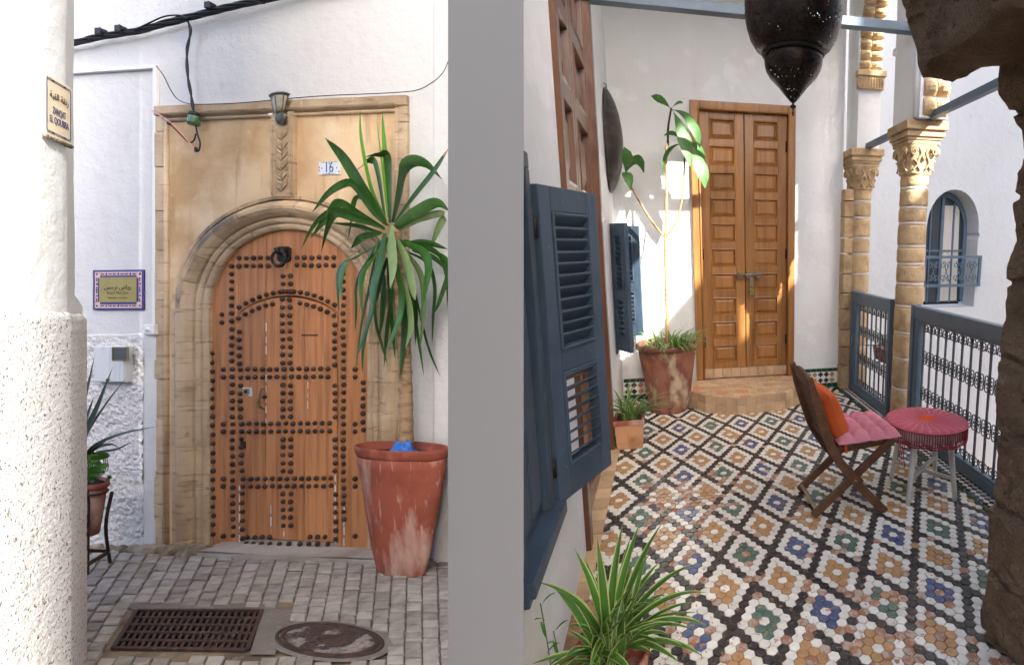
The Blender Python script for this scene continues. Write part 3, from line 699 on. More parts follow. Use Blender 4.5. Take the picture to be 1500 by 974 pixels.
# =================================================================== GALLERY: dark double door in the left wall
t=thing('tall_wooden_door','tall dark walnut double door with recessed panels in the left wall','door',loc=(XL,3.1,0))
for a,b in((2.42,2.50),(3.70,3.78)):
    mb=MB(); mb.box(XL-.10,XL+.025,a,b,.0,3.5); mb.build('door_frame',M_doorD,t,bevel=.006)
mb=MB(); mb.box(XL-.1,XL+.025,2.5,3.7,3.4,3.5); mb.build('door_frame',M_doorD,t,bevel=.006)
def wleaf(y0,y1):
    xf=XL-.022; st=.085
    for a,b in((y0,y0+st),(y1-st,y1)):
        m=MB(); m.box(xf-.04,xf,a,b,.02,3.39); m.build('leaf_stile',M_doorD,t,bevel=.004)
    zs=[.02,.62,1.16,1.72,2.22,2.62,3.02,3.39]
    for k in range(8):
        m=MB(); z=zs[k] if k<7 else 3.30; m.box(xf-.039,xf-.001,y0+st,y1-st,z,z+.09); m.build('rail',M_doorD,t,bevel=.004)
        if k<7:
            za,zb=zs[k]+.09,(zs[k+1] if k<6 else 3.30); ya,yb=y0+st,y1-st; m=MB()
            def ring(i,d): return [(xf+d,ya+i,za+i),(xf+d,yb-i,za+i),(xf+d,yb-i,zb-i),(xf+d,ya+i,zb-i)]
            rs=[ring(0,-.002),ring(.012,.006),ring(.022,-.03),ring(.06,-.028),ring(.10,-.010)]; vs=sum(rs,[]); fs=[]
            for r_ in range(4):
                for e in range(4): fs.append((r_*4+e,r_*4+(e+1)%4,(r_+1)*4+(e+1)%4,(r_+1)*4+e))
            fs.append((16,17,18,19)); m.add(vs,fs); m.build('panel',M_doorD,t)
wleaf(2.505,3.096); wleaf(3.104,3.695)
mb=MB(); mb.box(XL-.12,XL-.07,2.42,3.78,.0,3.45); mb.build('door_back',M_dark,t)
mb=MB(); mb.box(XL-.02,XL+.012,3.12,3.15,.95,1.2); mb.build('cover_plate',M_iron,t,bevel=.003)

# =================================================================== GALLERY: louvred shutters
def shutter(name,label,p0,p1,z0,z1,split,lean=0):
    # p0 hinge edge, p1 free edge (plan points)
    a,b=V(*p0,0),V(*p1,0); u=(b-a).normalized(); W=(b-a).length; n=V(u.y,-u.x,0); th=.034
    t=thing(name,label,'shutter',loc=(p0[0],p0[1],z0),group='blue louvred shutters')
    def P(x,d,z): return a+u*x+n*d+V(0,0,z)
    def bx(x0,x1,d0,d1,za,zb,m=None):
        m=m or MB(); m.add([P(x,d,z) for z in(za,zb) for d in(d0,d1) for x in(x0,x1)],[(0,2,3,1),(4,5,7,6),(0,1,5,4),(2,6,7,3),(0,4,6,2),(1,3,7,5)]); return m
    st=.062
    for x0,x1 in((0,st),(W-st,W)): bx(x0,x1,-th/2,th/2,z0,z1).build('stile',M_blue,t,bevel=.004)
    H=z1-z0; zr=[(z0,z0+.12),(z0+H*split-.04,z0+H*split+.04),(z1-.085,z1)]
    for za,zb in zr: bx(st,W-st,-th/2+.001,th/2-.001,za,zb).build('rail',M_blue,t,bevel=.004)
    for k in(0,1):
        za,zb=zr[k][1],zr[k+1][0]
        fm=MB()
        for x0,x1,c,d in((st,st+.012,za,zb),(W-st-.012,W-st,za,zb),(st+.012,W-st-.012,za,za+.012),(st+.012,W-st-.012,zb-.012,zb)): bx(x0,x1,-th/2-.006,th/2+.006,c,d,fm)
        fm_=fm.build('louvre_frame',M_blue,t,bevel=.003)
        n_=max(4,round((zb-za-.03)/.041)); pitch=(zb-za-.024)/n_
        for i in range(n_):
            zc=za+.012+pitch*(i+.5); s=MB(); tl=.6
            c0=[(-.021,-.019),(.021,.012),(.021,.019),(-.021,-.012)]
            if k==1: c0=[(-.018,-.029),(.018,.019),(.018,.027),(-.018,-.021)]
            jt=rnd.uniform(-.0015,.0015)
            vs=[P(x,d,zc+z+jt) for x in(st+.008,W-st-.008) for d,z in c0]
            s.add(vs,[(0,1,2,3),(7,6,5,4),(0,4,5,1),(1,5,6,2),(2,6,7,3),(3,7,4,0)]); s.build('slat',M_blue,fm_)
    for z in(z0+.14,z1-.14):
        m=MB(); m.tube([P(-.004,.0,z-.035),P(-.004,.0,z+.035)],.008,8); m.build('hinge',M_iron,t)
    bx(W-.022,W-.004,-th/2-.004,-th/2,z0+.05,z0+.13).build('latch_plate',M_iron,t)
    return t
shutter('louvred_shutter','large slate blue louvred shutter in the left foreground, swung open from its window',(-.405,1.83),(-.258,2.145),.572,1.70,.46)
shutter('louvred_shutter','narrow blue shutter leaf nearer the camera on the far left window',(-.405,4.50),(-.272,4.285),.61,1.682,.46)
shutter('louvred_shutter','blue shutter leaf next to the white end wall on the far left window',(-.405,4.855),(-.192,4.79),.67,1.678,.46)
def window_frame(name,label,y0,y1,z0,z1,d,dp=.09):
    t=thing(name,label,'window',loc=(XL,(y0+y1)/2,z0),group='shuttered windows')
    for a,b,c,e in((y0,y0+.05,z0+.05,z1-.05),(y1-.05,y1,z0+.05,z1-.05),(y0,y1,z1-.05,z1)):
        m=MB(); m.box(XL-dp,XL+.018,a,b,c,e); m.build('frame',M_blue,t,bevel=.004)
    m=MB(); m.box(XL-dp,XL+d,y0-.03,y1+.03,z0,z0+.05); m.box(XL-.02,XL+d*.6,y0-.02,y1+.02,z0-.035,z0+.001); m.build('sill',M_blue,t,bevel=.005)
    m=MB(); m.box(XL-dp+.005,XL-dp+.03,y0+.05,y1-.05,z0+.05,z1-.05); m.build('inner_shutter',M_blue,t)
    for k in range(2):
        m=MB(); ya=y0+.07+(y1-y0-.14)*k/2; m.box(XL-dp+.03,XL-dp+.04,ya+.01,ya+(y1-y0-.14)/2-.01,z0+.1,z1-.1); m.build('inner_panel',M_blue,t,bevel=.004)
window_frame('shuttered_window','dark blue window frame with deep sill behind the large open shutter',1.37,1.79,.545,1.79,.05,.045)
window_frame('shuttered_window','small blue window frame between the two far shutter leaves',4.50,4.86,.60,1.68,.03)

# =================================================================== GALLERY: black dish on the left wall
t=thing('wall_shield','dark convex oval shield hanging on the left wall above the far shutters','shield',loc=(XL,4.66,2.37))
mb=MB(); N=36; vs=[];fs=[]
prof=[(.42,.012),(.415,.022),(.38,.045),(.31,.078),(.22,.104),(.12,.120),(.05,.126),(.001,.127)]
for i,(r_,d) in enumerate(prof):
    for j in range(N):
        a=2*PI*j/N; vs.append((XL+.006+d,4.66+r_*.62*cos(a),2.37+r_*sin(a)*(1.0)))
for i in range(len(prof)-1):
    for j in range(N): fs.append((i*N+j,i*N+(j+1)%N,(i+1)*N+(j+1)%N,(i+1)*N+j))
mb.add(vs,fs,0,True); mb.add([vs[j] for j in range(N)]+[(XL+.004,v[1],v[2]) for v in vs[:N]],[(j,(j+1)%N,(j+1)%N+N,j+N) for j in range(N)],0,True)
mb.build('dome',M_shield,t)
mb=MB(); mb.tube([(vs[j%N][0],vs[j%N][1],vs[j%N][2]) for j in range(N+1)],.008,6); mb.build('rim',M_shield,t)
mb=MB(); mb.tube([(XL+.0,4.66,2.83),(XL+.02,4.66,2.82),(XL+.02,4.66,2.78)],.006,6); mb.build('hook',M_steel,t)

# =================================================================== GALLERY: pierced black lantern
LX,LY=.518,2.0
t=thing('hanging_lantern','large pierced black metal lantern with a pointed drop, hanging overhead','lantern',loc=(LX,LY,2.03))
def lat(name,prof,m,n=40): 
    b=MB(); b.lathe(prof,n,c=(LX,LY,0)); return b.build(name,m,t)
lat('globe',[(.06,2.66),(.10,2.635),(.15,2.57),(.176,2.48),(.185,2.40),(.184,2.345),(.178,2.31),(.165,2.27),(.145,2.238),(.118,2.222),(.112,2.219)],M_lantern)
lat('collar',[(.112,2.224),(.120,2.222),(.122,2.216),(.118,2.210),(.112,2.209)],M_iron)
lat('drop',[(.111,2.212),(.112,2.198),(.1105,2.178),(.104,2.157),(.090,2.135),(.072,2.117),(.054,2.098),(.040,2.080),(.026,2.064),(.015,2.052),(.009,2.046)],M_lantern)
lat('finial',[(.008,2.047),(.004,2.042),(.004,2.038),(.011,2.034),(.0125,2.030),(.010,2.026),(.003,2.022),(.0025,2.012),(.005,2.009),(.005,2.006),(.002,2.003),(.0045,1.999),(.001,1.996)],M_iron,14)
lat('cap',[(.062,2.655),(.055,2.70),(.03,2.74),(.02,2.80),(.008,2.82)],M_iron)
for k in range(60):
    z=2.83+k*.033
    if z>WTOP-.06: break
    b=MB(); P=[(LX+(.009*cos(a) if k%2 else 0),LY+(0 if k%2 else .009*cos(a)),z+.02*sin(a)) for a in [2*PI*q/8 for q in range(9)]]; b.tube(P,.0025,4,cap=False); b.build('chain_link',M_iron,t)
mb=MB(); mb.lathe([(.04,WTOP-.05),(.045,WTOP-.022),(.02,WTOP-.021)],14,c=(LX,LY,0)); mb.build('ceiling_rose',M_iron,t)
# =================================================================== GALLERY: railing panels
def scroll_mesh():
    s=MB()
    for sx in(1,-1):
        P=[V(sx*.003,0,-.030),V(sx*.008,0,-.012)]+[V(sx*(.025+r_*cos(a)),0,.006+r_*sin(a)) for a,r_ in [(PI-5.0*k/11,.0175*(1-.30*k/11)) for k in range(12)]]
        s.tube(P,.0042,5,cap=False)
        P=[V(sx*(.030+r_*cos(a)),0,-.022+r_*sin(a)) for a,r_ in [(PI*.9+4.6*k/9,.0105*(1-.2*k/9)) for k in range(10)]]
        s.tube(P,.0038,5,cap=False)
    return s.mesh('scroll',M_railiron)
scm=scroll_mesh()
def railing(label,y0,y1,ylow):
    # y0 far post, y1 near end
    t=thing('iron_railing',label,'railing',loc=(1.92,(y0+y1)/2,0),group='railing panels between the columns')
    xa,xb=1.885,1.945
    for nm,a,b,c,d in(('post',y0-.05,y0,.0,1.05),('post',y1,y1+.05,.0,1.05)):
        m=MB(); m.box(xa-.004,xb+.004,a,b,c,d); m.build(nm,M_bluegrey,t,bevel=.005)
    m=MB(); m.box(xa+.008,xb-.008,y0-.115,y0-.05,.0,1.035); m.build('inner_post',M_bluegrey,t,bevel=.004)
    for nm,c,d in(('top_rail',.945,1.045),('bottom_rail',.012,.085)):
        m=MB(); m.box(xa,xb,y1+.05,y0-.05,c,d); m.build(nm,M_bluegrey,t,bevel=.006)
    for c,d in((.925,.945),(.085,.10)):
        m=MB(); m.box(xa+.006,xb-.006,y1+.05,y0-.115,c,d); m.build('bead',M_bluegrey,t,bevel=.004)
    y=y0-.115-.05; sp=.1; xc=(xa+xb)/2
    while y>y1+.06:
        m=MB(); m.box(xc-.006,xc+.006,y-.006,y+.006,.10,.925); m.build('bar',M_railiron,t)
        if y-sp>y1+.03:
            yc=y-sp/2
            for z,fl in((.893,1),(.694,1),(.636,-1),(.414,1),(.356,-1),(.133,-1)):
                inst('scroll',scm,t,(xc,yc,z),(0 if fl>0 else PI,0,PI/2),(sp/.10,1,1))
        y-=sp
railing('blue framed wrought iron railing panel left of the freestanding column',4.845,3.93,0)
railing('blue framed wrought iron railing panel right of the column, behind the woven stool',3.565,2.05,0)

# =================================================================== GALLERY: planter hung outside the railing
t=thing('window_box','brown clay trough of spider plant hung outside the railing','planter',loc=(2.2,4.4,.36))
m=MB(); m.prism([(2.10,.36),(2.27,.36),(2.29,.50),(2.08,.50)],1,4.18,4.72); m.build('trough',M_terra,t,bevel=.008)
m=MB(); m.tube([(1.95,4.3,.52),(2.10,4.3,.52),(2.30,4.3,.50),(2.29,4.3,.345),(2.05,4.3,.345)],.006,6); m.tube([(1.95,4.6,.52),(2.10,4.6,.52),(2.30,4.6,.50),(2.29,4.6,.345),(2.05,4.6,.345)],.006,6); m.build('bracket',M_railiron,t)
def strap(mb,b,az,el,L,w,drop,mats=(1,0,0,1),n=10,fold=.16):
    d=V(cos(az),sin(az),0); P=[]; p=Vector(b); e=el
    for k in range(7):
        P.append(p.copy()); p=p+(d*cos(e)+V(0,0,sin(e)))*(L/6); e-=drop/6*(.5+k/6)
    mb.blade(P,lambda t_:w*min(1,.45+2.2*t_)*(1-max(0,(t_-.55)/.45)**1.6),None,fold,mats,n)
m=MB()
for k in range(34): strap(m,(2.18+rnd.uniform(-.04,.04),rnd.uniform(4.25,4.65),.48),rnd.uniform(0,2*PI),rnd.uniform(.7,1.4),rnd.uniform(.2,.36),.012,rnd.uniform(1.2,2.6))
m.build('foliage',[M_spider,M_spiderEdge],t)

# =================================================================== GALLERY: rough stone arch we look through
t=thing('rubble_arch','rough dark rubble stone arch edge framing the right side','arch',loc=(1.2,1.3,0))
outl=[(1432,1100),(1440,1000),(1444,960),(1437,905),(1446,850),(1453,790),(1449,745),(1461,690),(1463,620),(1461,560),(1469,480),(1474,425),(1479,385),(1491,352),(1486,305),(1489,258),(1501,230),(1497,192),(1480,160),(1464,138),(1463,110),(1461,92),(1440,101),(1414,112),(1396,118),(1374,113),(1352,111),(1344,90),(1341,48),(1331,18),(1321,0),(1306,-50),(1270,-120)]
# outward directions, from sideways at the jamb to upwards at the head
NB=len(outl); YA,YC=1.08,1.50
dense=[]
for i in range(NB-1):
    for k in range(9): dense.append((outl[i][0]+(outl[i+1][0]-outl[i][0])*k/9,outl[i][1]+(outl[i+1][1]-outl[i][1])*k/9,(i+k/9)/NB))
def outdir(f):
    k=min(max((f-.52)/.24,0),1); a=k*PI*.55; return V(cos(a),0,sin(a))
rowsv=[]
for (x,y,f) in dense:
    b=hit(WORLD,x,y,1,YC); od=outdir(f); row=[]
    row.append(b+od*1.05+V(0,.0,0)); row.append(b+od*.7); row.append(b+od*.22); row.append(b+od*.05)
    for k in range(15):                 # reveal from back edge to front edge
        u=k/14; row.append(b+V(0,-(YC-YA)*u,0)+od*(.03*u+.012*sin(u*PI)))
    for q in(.015,.03,.05,.08,.11,.15,.2,.26,.34,.44,.6,.8,1.05): row.append(b+V(0,-(YC-YA)-.01*min(q*8,1),0)+od*(.03+q))
    rowsv.append(row)
W=len(rowsv[0]); vs=[];fs=[]
for ri_,r_ in enumerate(rowsv):
    dens_f=dense[ri_][2]
    for k,p in enumerate(r_):
        nz=mnoise.noise_vector(p*5)*.022+mnoise.noise_vector(p*15)*.016+mnoise.noise_vector(p*38)*.009
        if k==4 : nz=nz*.45
        # rough courses: blocks stand proud by turns, joints are eaten away
        q=p.z/.27+.25*mnoise.noise((p.x*2,p.y*3,p.z*.7)); fq=q-math.floor(q); hb=mnoise.noise((math.floor(q)*7.3,2.1,.4))
        od=outdir(dens_f); nz=nz+od*(-.012*hb+(.022 if fq<.09 else 0)*(1 if k>3 else 0))
        vs.append(p+nz)
for j in range(len(rowsv)-1):
    for i in range(W-1): fs.append((j*W+i,(j+1)*W+i,(j+1)*W+i+1,j*W+i+1))
m=MB(); m.add(vs,fs,0,False); o=m.build('rock_face',M_rock,t)
m=MB(); m.box(1.3,1.9,1.12,1.48,-.3,3.0); m.box(.6,1.9,1.12,1.48,2.6,3.0); m.build('wall_core',M_rock,t)
# unseen shell around the camera, added to keep the arch face dim
m=MB(); m.box(.30,2.0,-.35,1.09,2.75,2.95); m.box(1.9,2.0,-.35,1.1,-.3,2.75); m.box(.95,1.9,-.5,-.35,-.3,2.95)
o=m.build('arch_shade_shell',M_rock); tag(o,'unseen rubble stone shell added to keep sky light off the rough arch edge','wall')

# =================================================================== GREY divider: blank band between the two views, built as a pier
def lpz(px,d,z): 
    return V((px-PPX)/FPX*d,d,z)
pv=[lpz(656.2,1.06,-2.2),lpz(767,1.06,-2.2),lpz(766.6,1.24,-2.2),lpz(656.6,1.24,-2.2)]
m=MB(); m.add(pv+[V(p.x,p.y,1.6) for p in pv],[(0,3,2,1),(4,5,6,7),(0,1,5,4),(1,2,6,5),(2,3,7,6),(3,0,4,7)])
o=m.build('grey_divider',M_grey,fr=LF,loc=(lpz(711,1.15,-2.2))); tag(o,'plain flat grey band dividing the alley and gallery views, built as a pier','pier')

# =================================================================== GALLERY: fig tree in the big stained pot
PX,PY=.02,4.60
t=thing('fig_plant_pot','tall stained terracotta pot with spider plant beside the pine door','plant pot',loc=(PX,PY,0))
m=MB(); f=lambda a,k:1+.012*mnoise.noise((cos(a)*1.5,sin(a)*1.5,k*.4))
m.lathe([(.165,.0),(.175,.012),(.19,.10),(.205,.20),(.222,.32),(.24,.44),(.256,.55),(.262,.59)],40,c=(PX,PY,0),fn=f); m.build('pot_body',M_terra2,t)
m=MB(); m.lathe([(.262,.585),(.278,.59),(.282,.605),(.280,.625),(.268,.632),(.252,.625),(.247,.59),(.244,.56)],40,c=(PX,PY,0)); m.build('rim',M_terra2,t)
m=MB(); m.lathe([(.001,.575),(.10,.58),(.247,.57)],24,c=(PX,PY,0)); m.build('soil',M_soil,t)
m=MB()
for k in range(150):
    a=rnd.uniform(0,2*PI); q=rnd.uniform(.05,.22)
    if rnd.random()<.45: a=rnd.uniform(-1.6,.4)
    strap(m,(PX+q*cos(a),PY+q*sin(a),.58),a+rnd.uniform(-.7,.7),rnd.uniform(.55,1.45),rnd.uniform(.16,.34),rnd.uniform(.010,.016),rnd.uniform(1.2,3.0),n=8)
m.build('spider_foliage',[M_spider,M_spiderEdge],t)
t=thing('fig_tree','slender three-stemmed fig tree with few broad leaves growing from the big pot','tree',loc=(PX,PY,.58))
stem=lambda P,r:MB().tube(spline(P,18),[r[0]+(r[1]-r[0])*k/18 for k in range(19)],8)
stem([(.02,PY,.56),(.028,PY,.9),(.03,PY,1.25),(.036,PY,1.585)],(.017,.014)).build('trunk',M_figbark,t)
stem([(.036,PY,1.56),(.06,PY,1.95),(.07,PY,2.3),(.085,PY,2.36)],(.013,.010)).build('stem',M_figbark,t)
stem([(.085,PY,2.35),(.095,PY,2.5),(.125,PY,2.65)],(.010,.008)).build('stem_tip',M_stemdark,t)
stem([(.03,PY,1.57),(-.08,PY+.02,1.72),(-.2,PY+.03,1.93),(-.285,PY+.04,2.10)],(.011,.008)).build('stem',M_figbark,t)
stem([(.04,PY,1.57),(.14,PY-.03,1.72),(.20,PY-.04,1.95),(.212,PY-.04,2.10)],(.010,.008)).build('stem',M_figbark,t)
stem([(.212,PY-.04,2.09),(.222,PY-.04,2.25),(.226,PY-.04,2.36)],(.008,.006)).build('stem_tip',M_stemdark,t)
def bigleaf(b,tip,w,sag,tilt=.3,name='leaf'):
    b,tip=V(*b),V(*tip); sg=V(*sag); m=MB(); d=(tip-b).normalized()
    side=d.cross(V(-.25,.92,-.15)); side=(side.normalized()+V(0,tilt,0)).normalized()
    prof=[0.03,.06,.25,.48,.68,.84,.95,1,.97,.86,.64,.32,.0]
    def wd(t_):
        x=t_*12; i=min(int(x),11); return .86*w*(prof[i]+(prof[i+1]-prof[i])*(x-i))*(1+.06*sin(t_*34))
    m.blade([b,b.lerp(tip,.25)+sg*.75,b.lerp(tip,.5)+sg,b.lerp(tip,.75)+sg*.75,tip],wd,side,.10,(0,0),14); m.build(name,M_fig,t)
bigleaf((.125,PY,2.64),(-.04,PY-.06,2.72),.075,(0,0,.02),.9)
bigleaf((.125,PY,2.64),(.22,PY-.12,2.66),.045,(0,0,.03),.8)
bigleaf((.13,PY,2.64),(.265,PY-.12,2.15),.15,(.02,-.03,.03),.1)
bigleaf((.13,PY,2.64),(.355,PY-.06,2.32),.13,(.05,-.02,.05),.35)
bigleaf((.13,PY,2.64),(.33,PY+.05,2.44),.11,(.04,0,.05),.5)
bigleaf((.226,PY-.04,2.36),(.385,PY-.13,1.98),.155,(.04,-.03,.02),.1)
bigleaf((.226,PY-.04,2.36),(.40,PY+.02,2.22),.10,(.03,.0,.05),.3)
bigleaf((.226,PY-.04,2.36),(.05,PY-.10,2.40),.045,(0,0,.05),.9)
bigleaf((.226,PY-.04,2.36),(.03,PY-.03,2.10),.05,(-.04,0,.06),.7)
bigleaf((-.285,PY+.04,2.09),(-.23,PY-.10,1.95),.11,(.0,-.03,.08),.2)
bigleaf((-.285,PY+.04,2.09),(-.12,PY-.06,2.10),.10,(.02,-.02,.12),-.3)
bigleaf((-.285,PY+.04,2.09),(-.27,PY-.12,2.30),.11,(.03,-.03,.0),.1)
# =================================================================== GALLERY: square planter
QX,QY=-.285,3.79
t=thing('square_planter','small square clay planter with a spider plant by the left wall','plant pot',loc=(QX,QY,0))
m=MB()
def fr4(mb,c,h0,r0,h1,r1): mb.add([(c[0]+sx*r0,c[1]+sy*r0,h0) for sx,sy in((-1,-1),(1,-1),(1,1),(-1,1))]+[(c[0]+sx*r1,c[1]+sy*r1,h1) for sx,sy in((-1,-1),(1,-1),(1,1),(-1,1))],[(0,1,5,4),(1,2,6,5),(2,3,7,6),(3,0,4,7),(3,2,1,0),(4,5,6,7)])
fr4(m,(QX,QY),0,.092,.195,.102); m.build('pot_body',M_terra3,t,bevel=.005)
m=MB()
for x0,x1,y0,y1 in((-.112,.112,-.112,-.09),(-.112,.112,.09,.112),(-.112,-.09,-.09,.09),(.09,.112,-.09,.09)): m.box(QX+x0,QX+x1,QY+y0,QY+y1,.192,.228)
m.build('rim',M_terra,t,bevel=.006)
m=MB(); m.box(QX-.088,QX+.088,QY-.088,QY+.088,.19,.212); m.build('soil',M_soil,t)
for q in range(4):   # carved wavy relief on the front
    m=MB(); m.tube([(QX-.01+k*.006,QY-.1045,.075+.012*q+.014*sin(k*.8)) for k in range(9)],.002,5); m.build('relief_line',M_terra3,t)
m=MB()
for k in range(46): strap(m,(QX+rnd.uniform(-.05,.05),QY+rnd.uniform(-.05,.05),.205),rnd.uniform(0,2*PI),rnd.uniform(.6,1.5),rnd.uniform(.2,.36),rnd.uniform(.012,.022),rnd.uniform(.9,2.4))
for k in range(7): strap(m,(QX+.03,QY,.205),rnd.uniform(-.5,.3),rnd.uniform(.6,1.0),rnd.uniform(.34,.42),.02,rnd.uniform(1.0,1.9))
m.build('foliage',[M_spider,M_spiderEdge],t)
# =================================================================== GALLERY: near spider plant
NX,NY=-.215,1.50
t=thing('spider_plant','large variegated spider plant arching over the tiles in the near left corner','plant',loc=(NX,NY,.2))
for k in range(74):
    m=MB(); az=rnd.uniform(0,2*PI)
    if k<34: az=rnd.uniform(-.9,2.0)
    el=rnd.uniform(.35,1.5); L_=rnd.uniform(.2,.35) if k<60 else rnd.uniform(.12,.2)
    strap(m,(NX+rnd.uniform(-.05,.05),NY+rnd.uniform(-.05,.05),.20),az,el,L_,rnd.uniform(.019,.030),rnd.uniform(.6,2.3),n=12,fold=.22); m.build('leaf',[M_spider,M_spiderEdge],t)
for az,el,L_,dr in((1.9,1.5,.44,.3),(1.2,1.35,.46,.5),(.55,1.2,.50,.5),(.9,1.25,.47,.4),(.3,1.0,.46,1.3),(.1,.9,.44,1.6),(-.2,.8,.42,1.7),(2.5,1.4,.42,.5),(2.2,1.35,.36,.5),(3.0,1.3,.40,1.2)):
    m=MB(); strap(m,(NX,NY,.2),az,el,L_*.88,.030,dr,n=14,fold=.24); m.build('leaf',[M_spider,M_spiderEdge],t)
t=thing('terracotta_pot','terracotta pot holding the large spider plant in the near corner','plant pot',loc=(NX,NY,0))
m=MB(); m.lathe([(.085,0),(.10,.10),(.115,.17)],28,c=(NX,NY,0)); m.build('pot_body',M_terra,t)
m=MB(); m.lathe([(.114,.165),(.128,.168),(.13,.205),(.118,.21),(.108,.19)],28,c=(NX,NY,0)); m.build('rim',M_terra,t)
m=MB(); m.lathe([(.001,.192),(.109,.188)],20,c=(NX,NY,0)); m.build('soil',M_soil,t)
# a thin weed by the wall
t=thing('weed_sprig','thin weed sprig with tiny leaves against the white wall under the blue sill','plant',loc=(-.39,1.47,0))
for dx,h in((0,.44),(.03,.34)):
    m=MB(); P=[(-.39+dx,1.47,0),(-.385+dx,1.48,h*.5),(-.395+dx,1.47,h)]; m.tube(spline(P,8),.0018,5); m.build('stem',M_herb,t)
    for q in range(4):
        m=MB(); strap(m,(-.39+dx,1.475,h*(.6+.13*q)),q*2.1,.9,.05,.010,.8,(0,0),6); m.build('leaf',[M_herb],t)

# =================================================================== GALLERY: folding chair
CY0,CY1=2.46,2.82
t=thing('folding_chair','dark teak folding garden chair beside the woven stool','chair',loc=(1.0,2.64,0))
for i,y in enumerate((CY0,CY1)):
    s=1 if i==0 else -1
    m=MB(); P=spline([(.735,y,.815),(.80,y,.60),(.872,y,.40),(1.005,y,.21),(1.195,y,.0)],16)
    for k in range(16): m.bar(P[k],P[k+1],.022,.045,up=(0,1,0) if False else (1,0,.6))
    # continuous board
    m=MB(); vs=[];fs=[]
    for k,p in enumerate(P):
        tg=(P[min(k+1,16)]-P[max(k-1,0)]).normalized(); nn=V(-tg.z,0,tg.x); wv=.025 if k>1 else .018
        vs+=[p+nn*wv+V(0,-.011,0),p+nn*wv+V(0,.011,0),p-nn*wv+V(0,.011,0),p-nn*wv+V(0,-.011,0)]
    for k in range(16):
        for e in range(4): fs.append((k*4+e,k*4+(e+1)%4,(k+1)*4+(e+1)%4,(k+1)*4+e))
    fs+=[(3,2,1,0),(64,65,66,67)]; m.add(vs,fs); m.build('back_post',M_chair,t,bevel=.004)
    m=MB(); yy=y+s*.026; m.bar((1.245,yy,.43),(.775,yy,.012),.022,.046,up=(-.66,0,.75)); m.build('front_leg',M_chair,t,bevel=.005)
    m=MB(); m.lathe([(.001,-.016),(.006,-.016),(.006,.016),(.001,.016)],10,c=(0,0,0)); 
    for v in m.v: v.xyz=(1.005+v.x,y+v.z*.9*1.2,.215+v.y)
    m.build('pivot_bolt',M_steel,t)
    m=MB(); m.bar((.862,y+s*.052 if False else y+s*.0+s*.05,.372),(1.25,y+s*.05,.412),.02,.038); m.build('seat_rail',M_chair,t,bevel=.004)
for k in range(7):
    x=.90+k*.052; m=MB(); m.box(x,x+.04,CY0+.03,CY1-.03,.392+.004*k*1.0,.406+.004*k); m.build('seat_slat',M_chair,t,bevel=.003)
m=MB(); pts=[]
n=12
for k in range(n+1): pts.append((CY0+.008+(CY1-CY0-.016)*k/n,.795+.035*sin(PI*k/n)))
poly=[(a,b) for a,b in pts]+[(CY1-.008,.735),(CY0+.008,.735)]
m.prism(poly,0,-.010,.010)
for v in m.v: v.x+=.745+(.80-v.z)*.27
m.build('crest_rail',M_chair,t,bevel=.003)
for k in range(6):
    y=CY0+.045+k*.054; m=MB(); m.bar((.762,y,.735),(.872,y,.43),.036,.010,up=(1,0,.36)); m.build('back_slat',M_chair,t,bevel=.002)
m=MB(); m.box(.855,.885,CY0+.012,CY1-.012,.42,.455); m.build('lower_back_rail',M_chair,t,bevel=.003)
m=MB(); m.bar((.80,CY0+.03,.034),(.80,CY1-.03,.034),.018,.042,up=(-.6,0,.7)); m.build('floor_bar',M_chairlt,t,bevel=.003)
m=MB(); m.bar((1.13,CY0+.012,.06),(1.13,CY1-.012,.06),.018,.036,up=(.6,0,.7)); m.build('stretcher',M_chair,t,bevel=.003)
# seat cushion
m=MB(); TX,TY=4,4
cx0,cx1,cy0,cy1=.905,1.275,2.445,2.835
def cush(u,v,top):
    x=cx0+(cx1-cx0)*u; y=cy0+(cy1-cy0)*v
    e=(max(0,1-abs(2*u-1)**5)*max(0,1-abs(2*v-1)**5))**.45
    a=abs(sin(PI*u*TX)); b=abs(sin(PI*v*TY)); h=.014+.044*(a*b)**.42
    edge=1-.02*(1-e); z=.432+.02*u
    sgn=1 if top else -.45
    return V(x+(.5-u)*.012*(1-e)*0,y,z+sgn*h*e+.003*mnoise.noise((x*30,y*30,0)))
m.grid(lambda u,v:cush(u,v,True),44,44); m.grid(lambda u,v:cush(v,u,False),30,30)
cu=tag(m.build('seat_cushion',M_pink,loc=(1.09,2.64,.42)),'pink tufted cotton cushion lying on the folding chair seat','cushion')
# orange pillow against the backrest
m=MB()
def pil(u,v,s):
    a,b=2*u-1,2*v-1
    # corners pulled out, bulging middle
    pin=1-.10*(1-a*a)*(b*b)-.10*(1-b*b)*(a*a)
    th=.062*max(0,(1-a**4)*(1-b**4))**.5+.004*mnoise.noise((a*3,b*3,s*2))
    y=2.635+a*.155*(1-.10*(1-abs(b))*abs(a)**2); h=b*.150*(1-.10*(1-abs(a))*abs(b)**2)
    ax=V(-.36,0,.93); nn=V(.93,0,.36); return V(.905,y,.565)+ax*h+nn*(s*th)
m.grid(lambda u,v:pil(u,v,1),28,28); m.grid(lambda u,v:pil(v,u,-1),28,28)
pl=thing('pillow','plump orange pillow leaning on the chair back','pillow',loc=(.93,2.63,.44))
m.build('cover',M_orange,pl)
for a in(-1,):
    q=V(.952,2.47,.43); m=MB(); m.lathe([(.001,.0),(.006,.002),(.008,-.006),(.007,-.02),(.011,-.05),(.001,-.052)],10,c=tuple(q)); m.build('tassel',M_orange,pl)

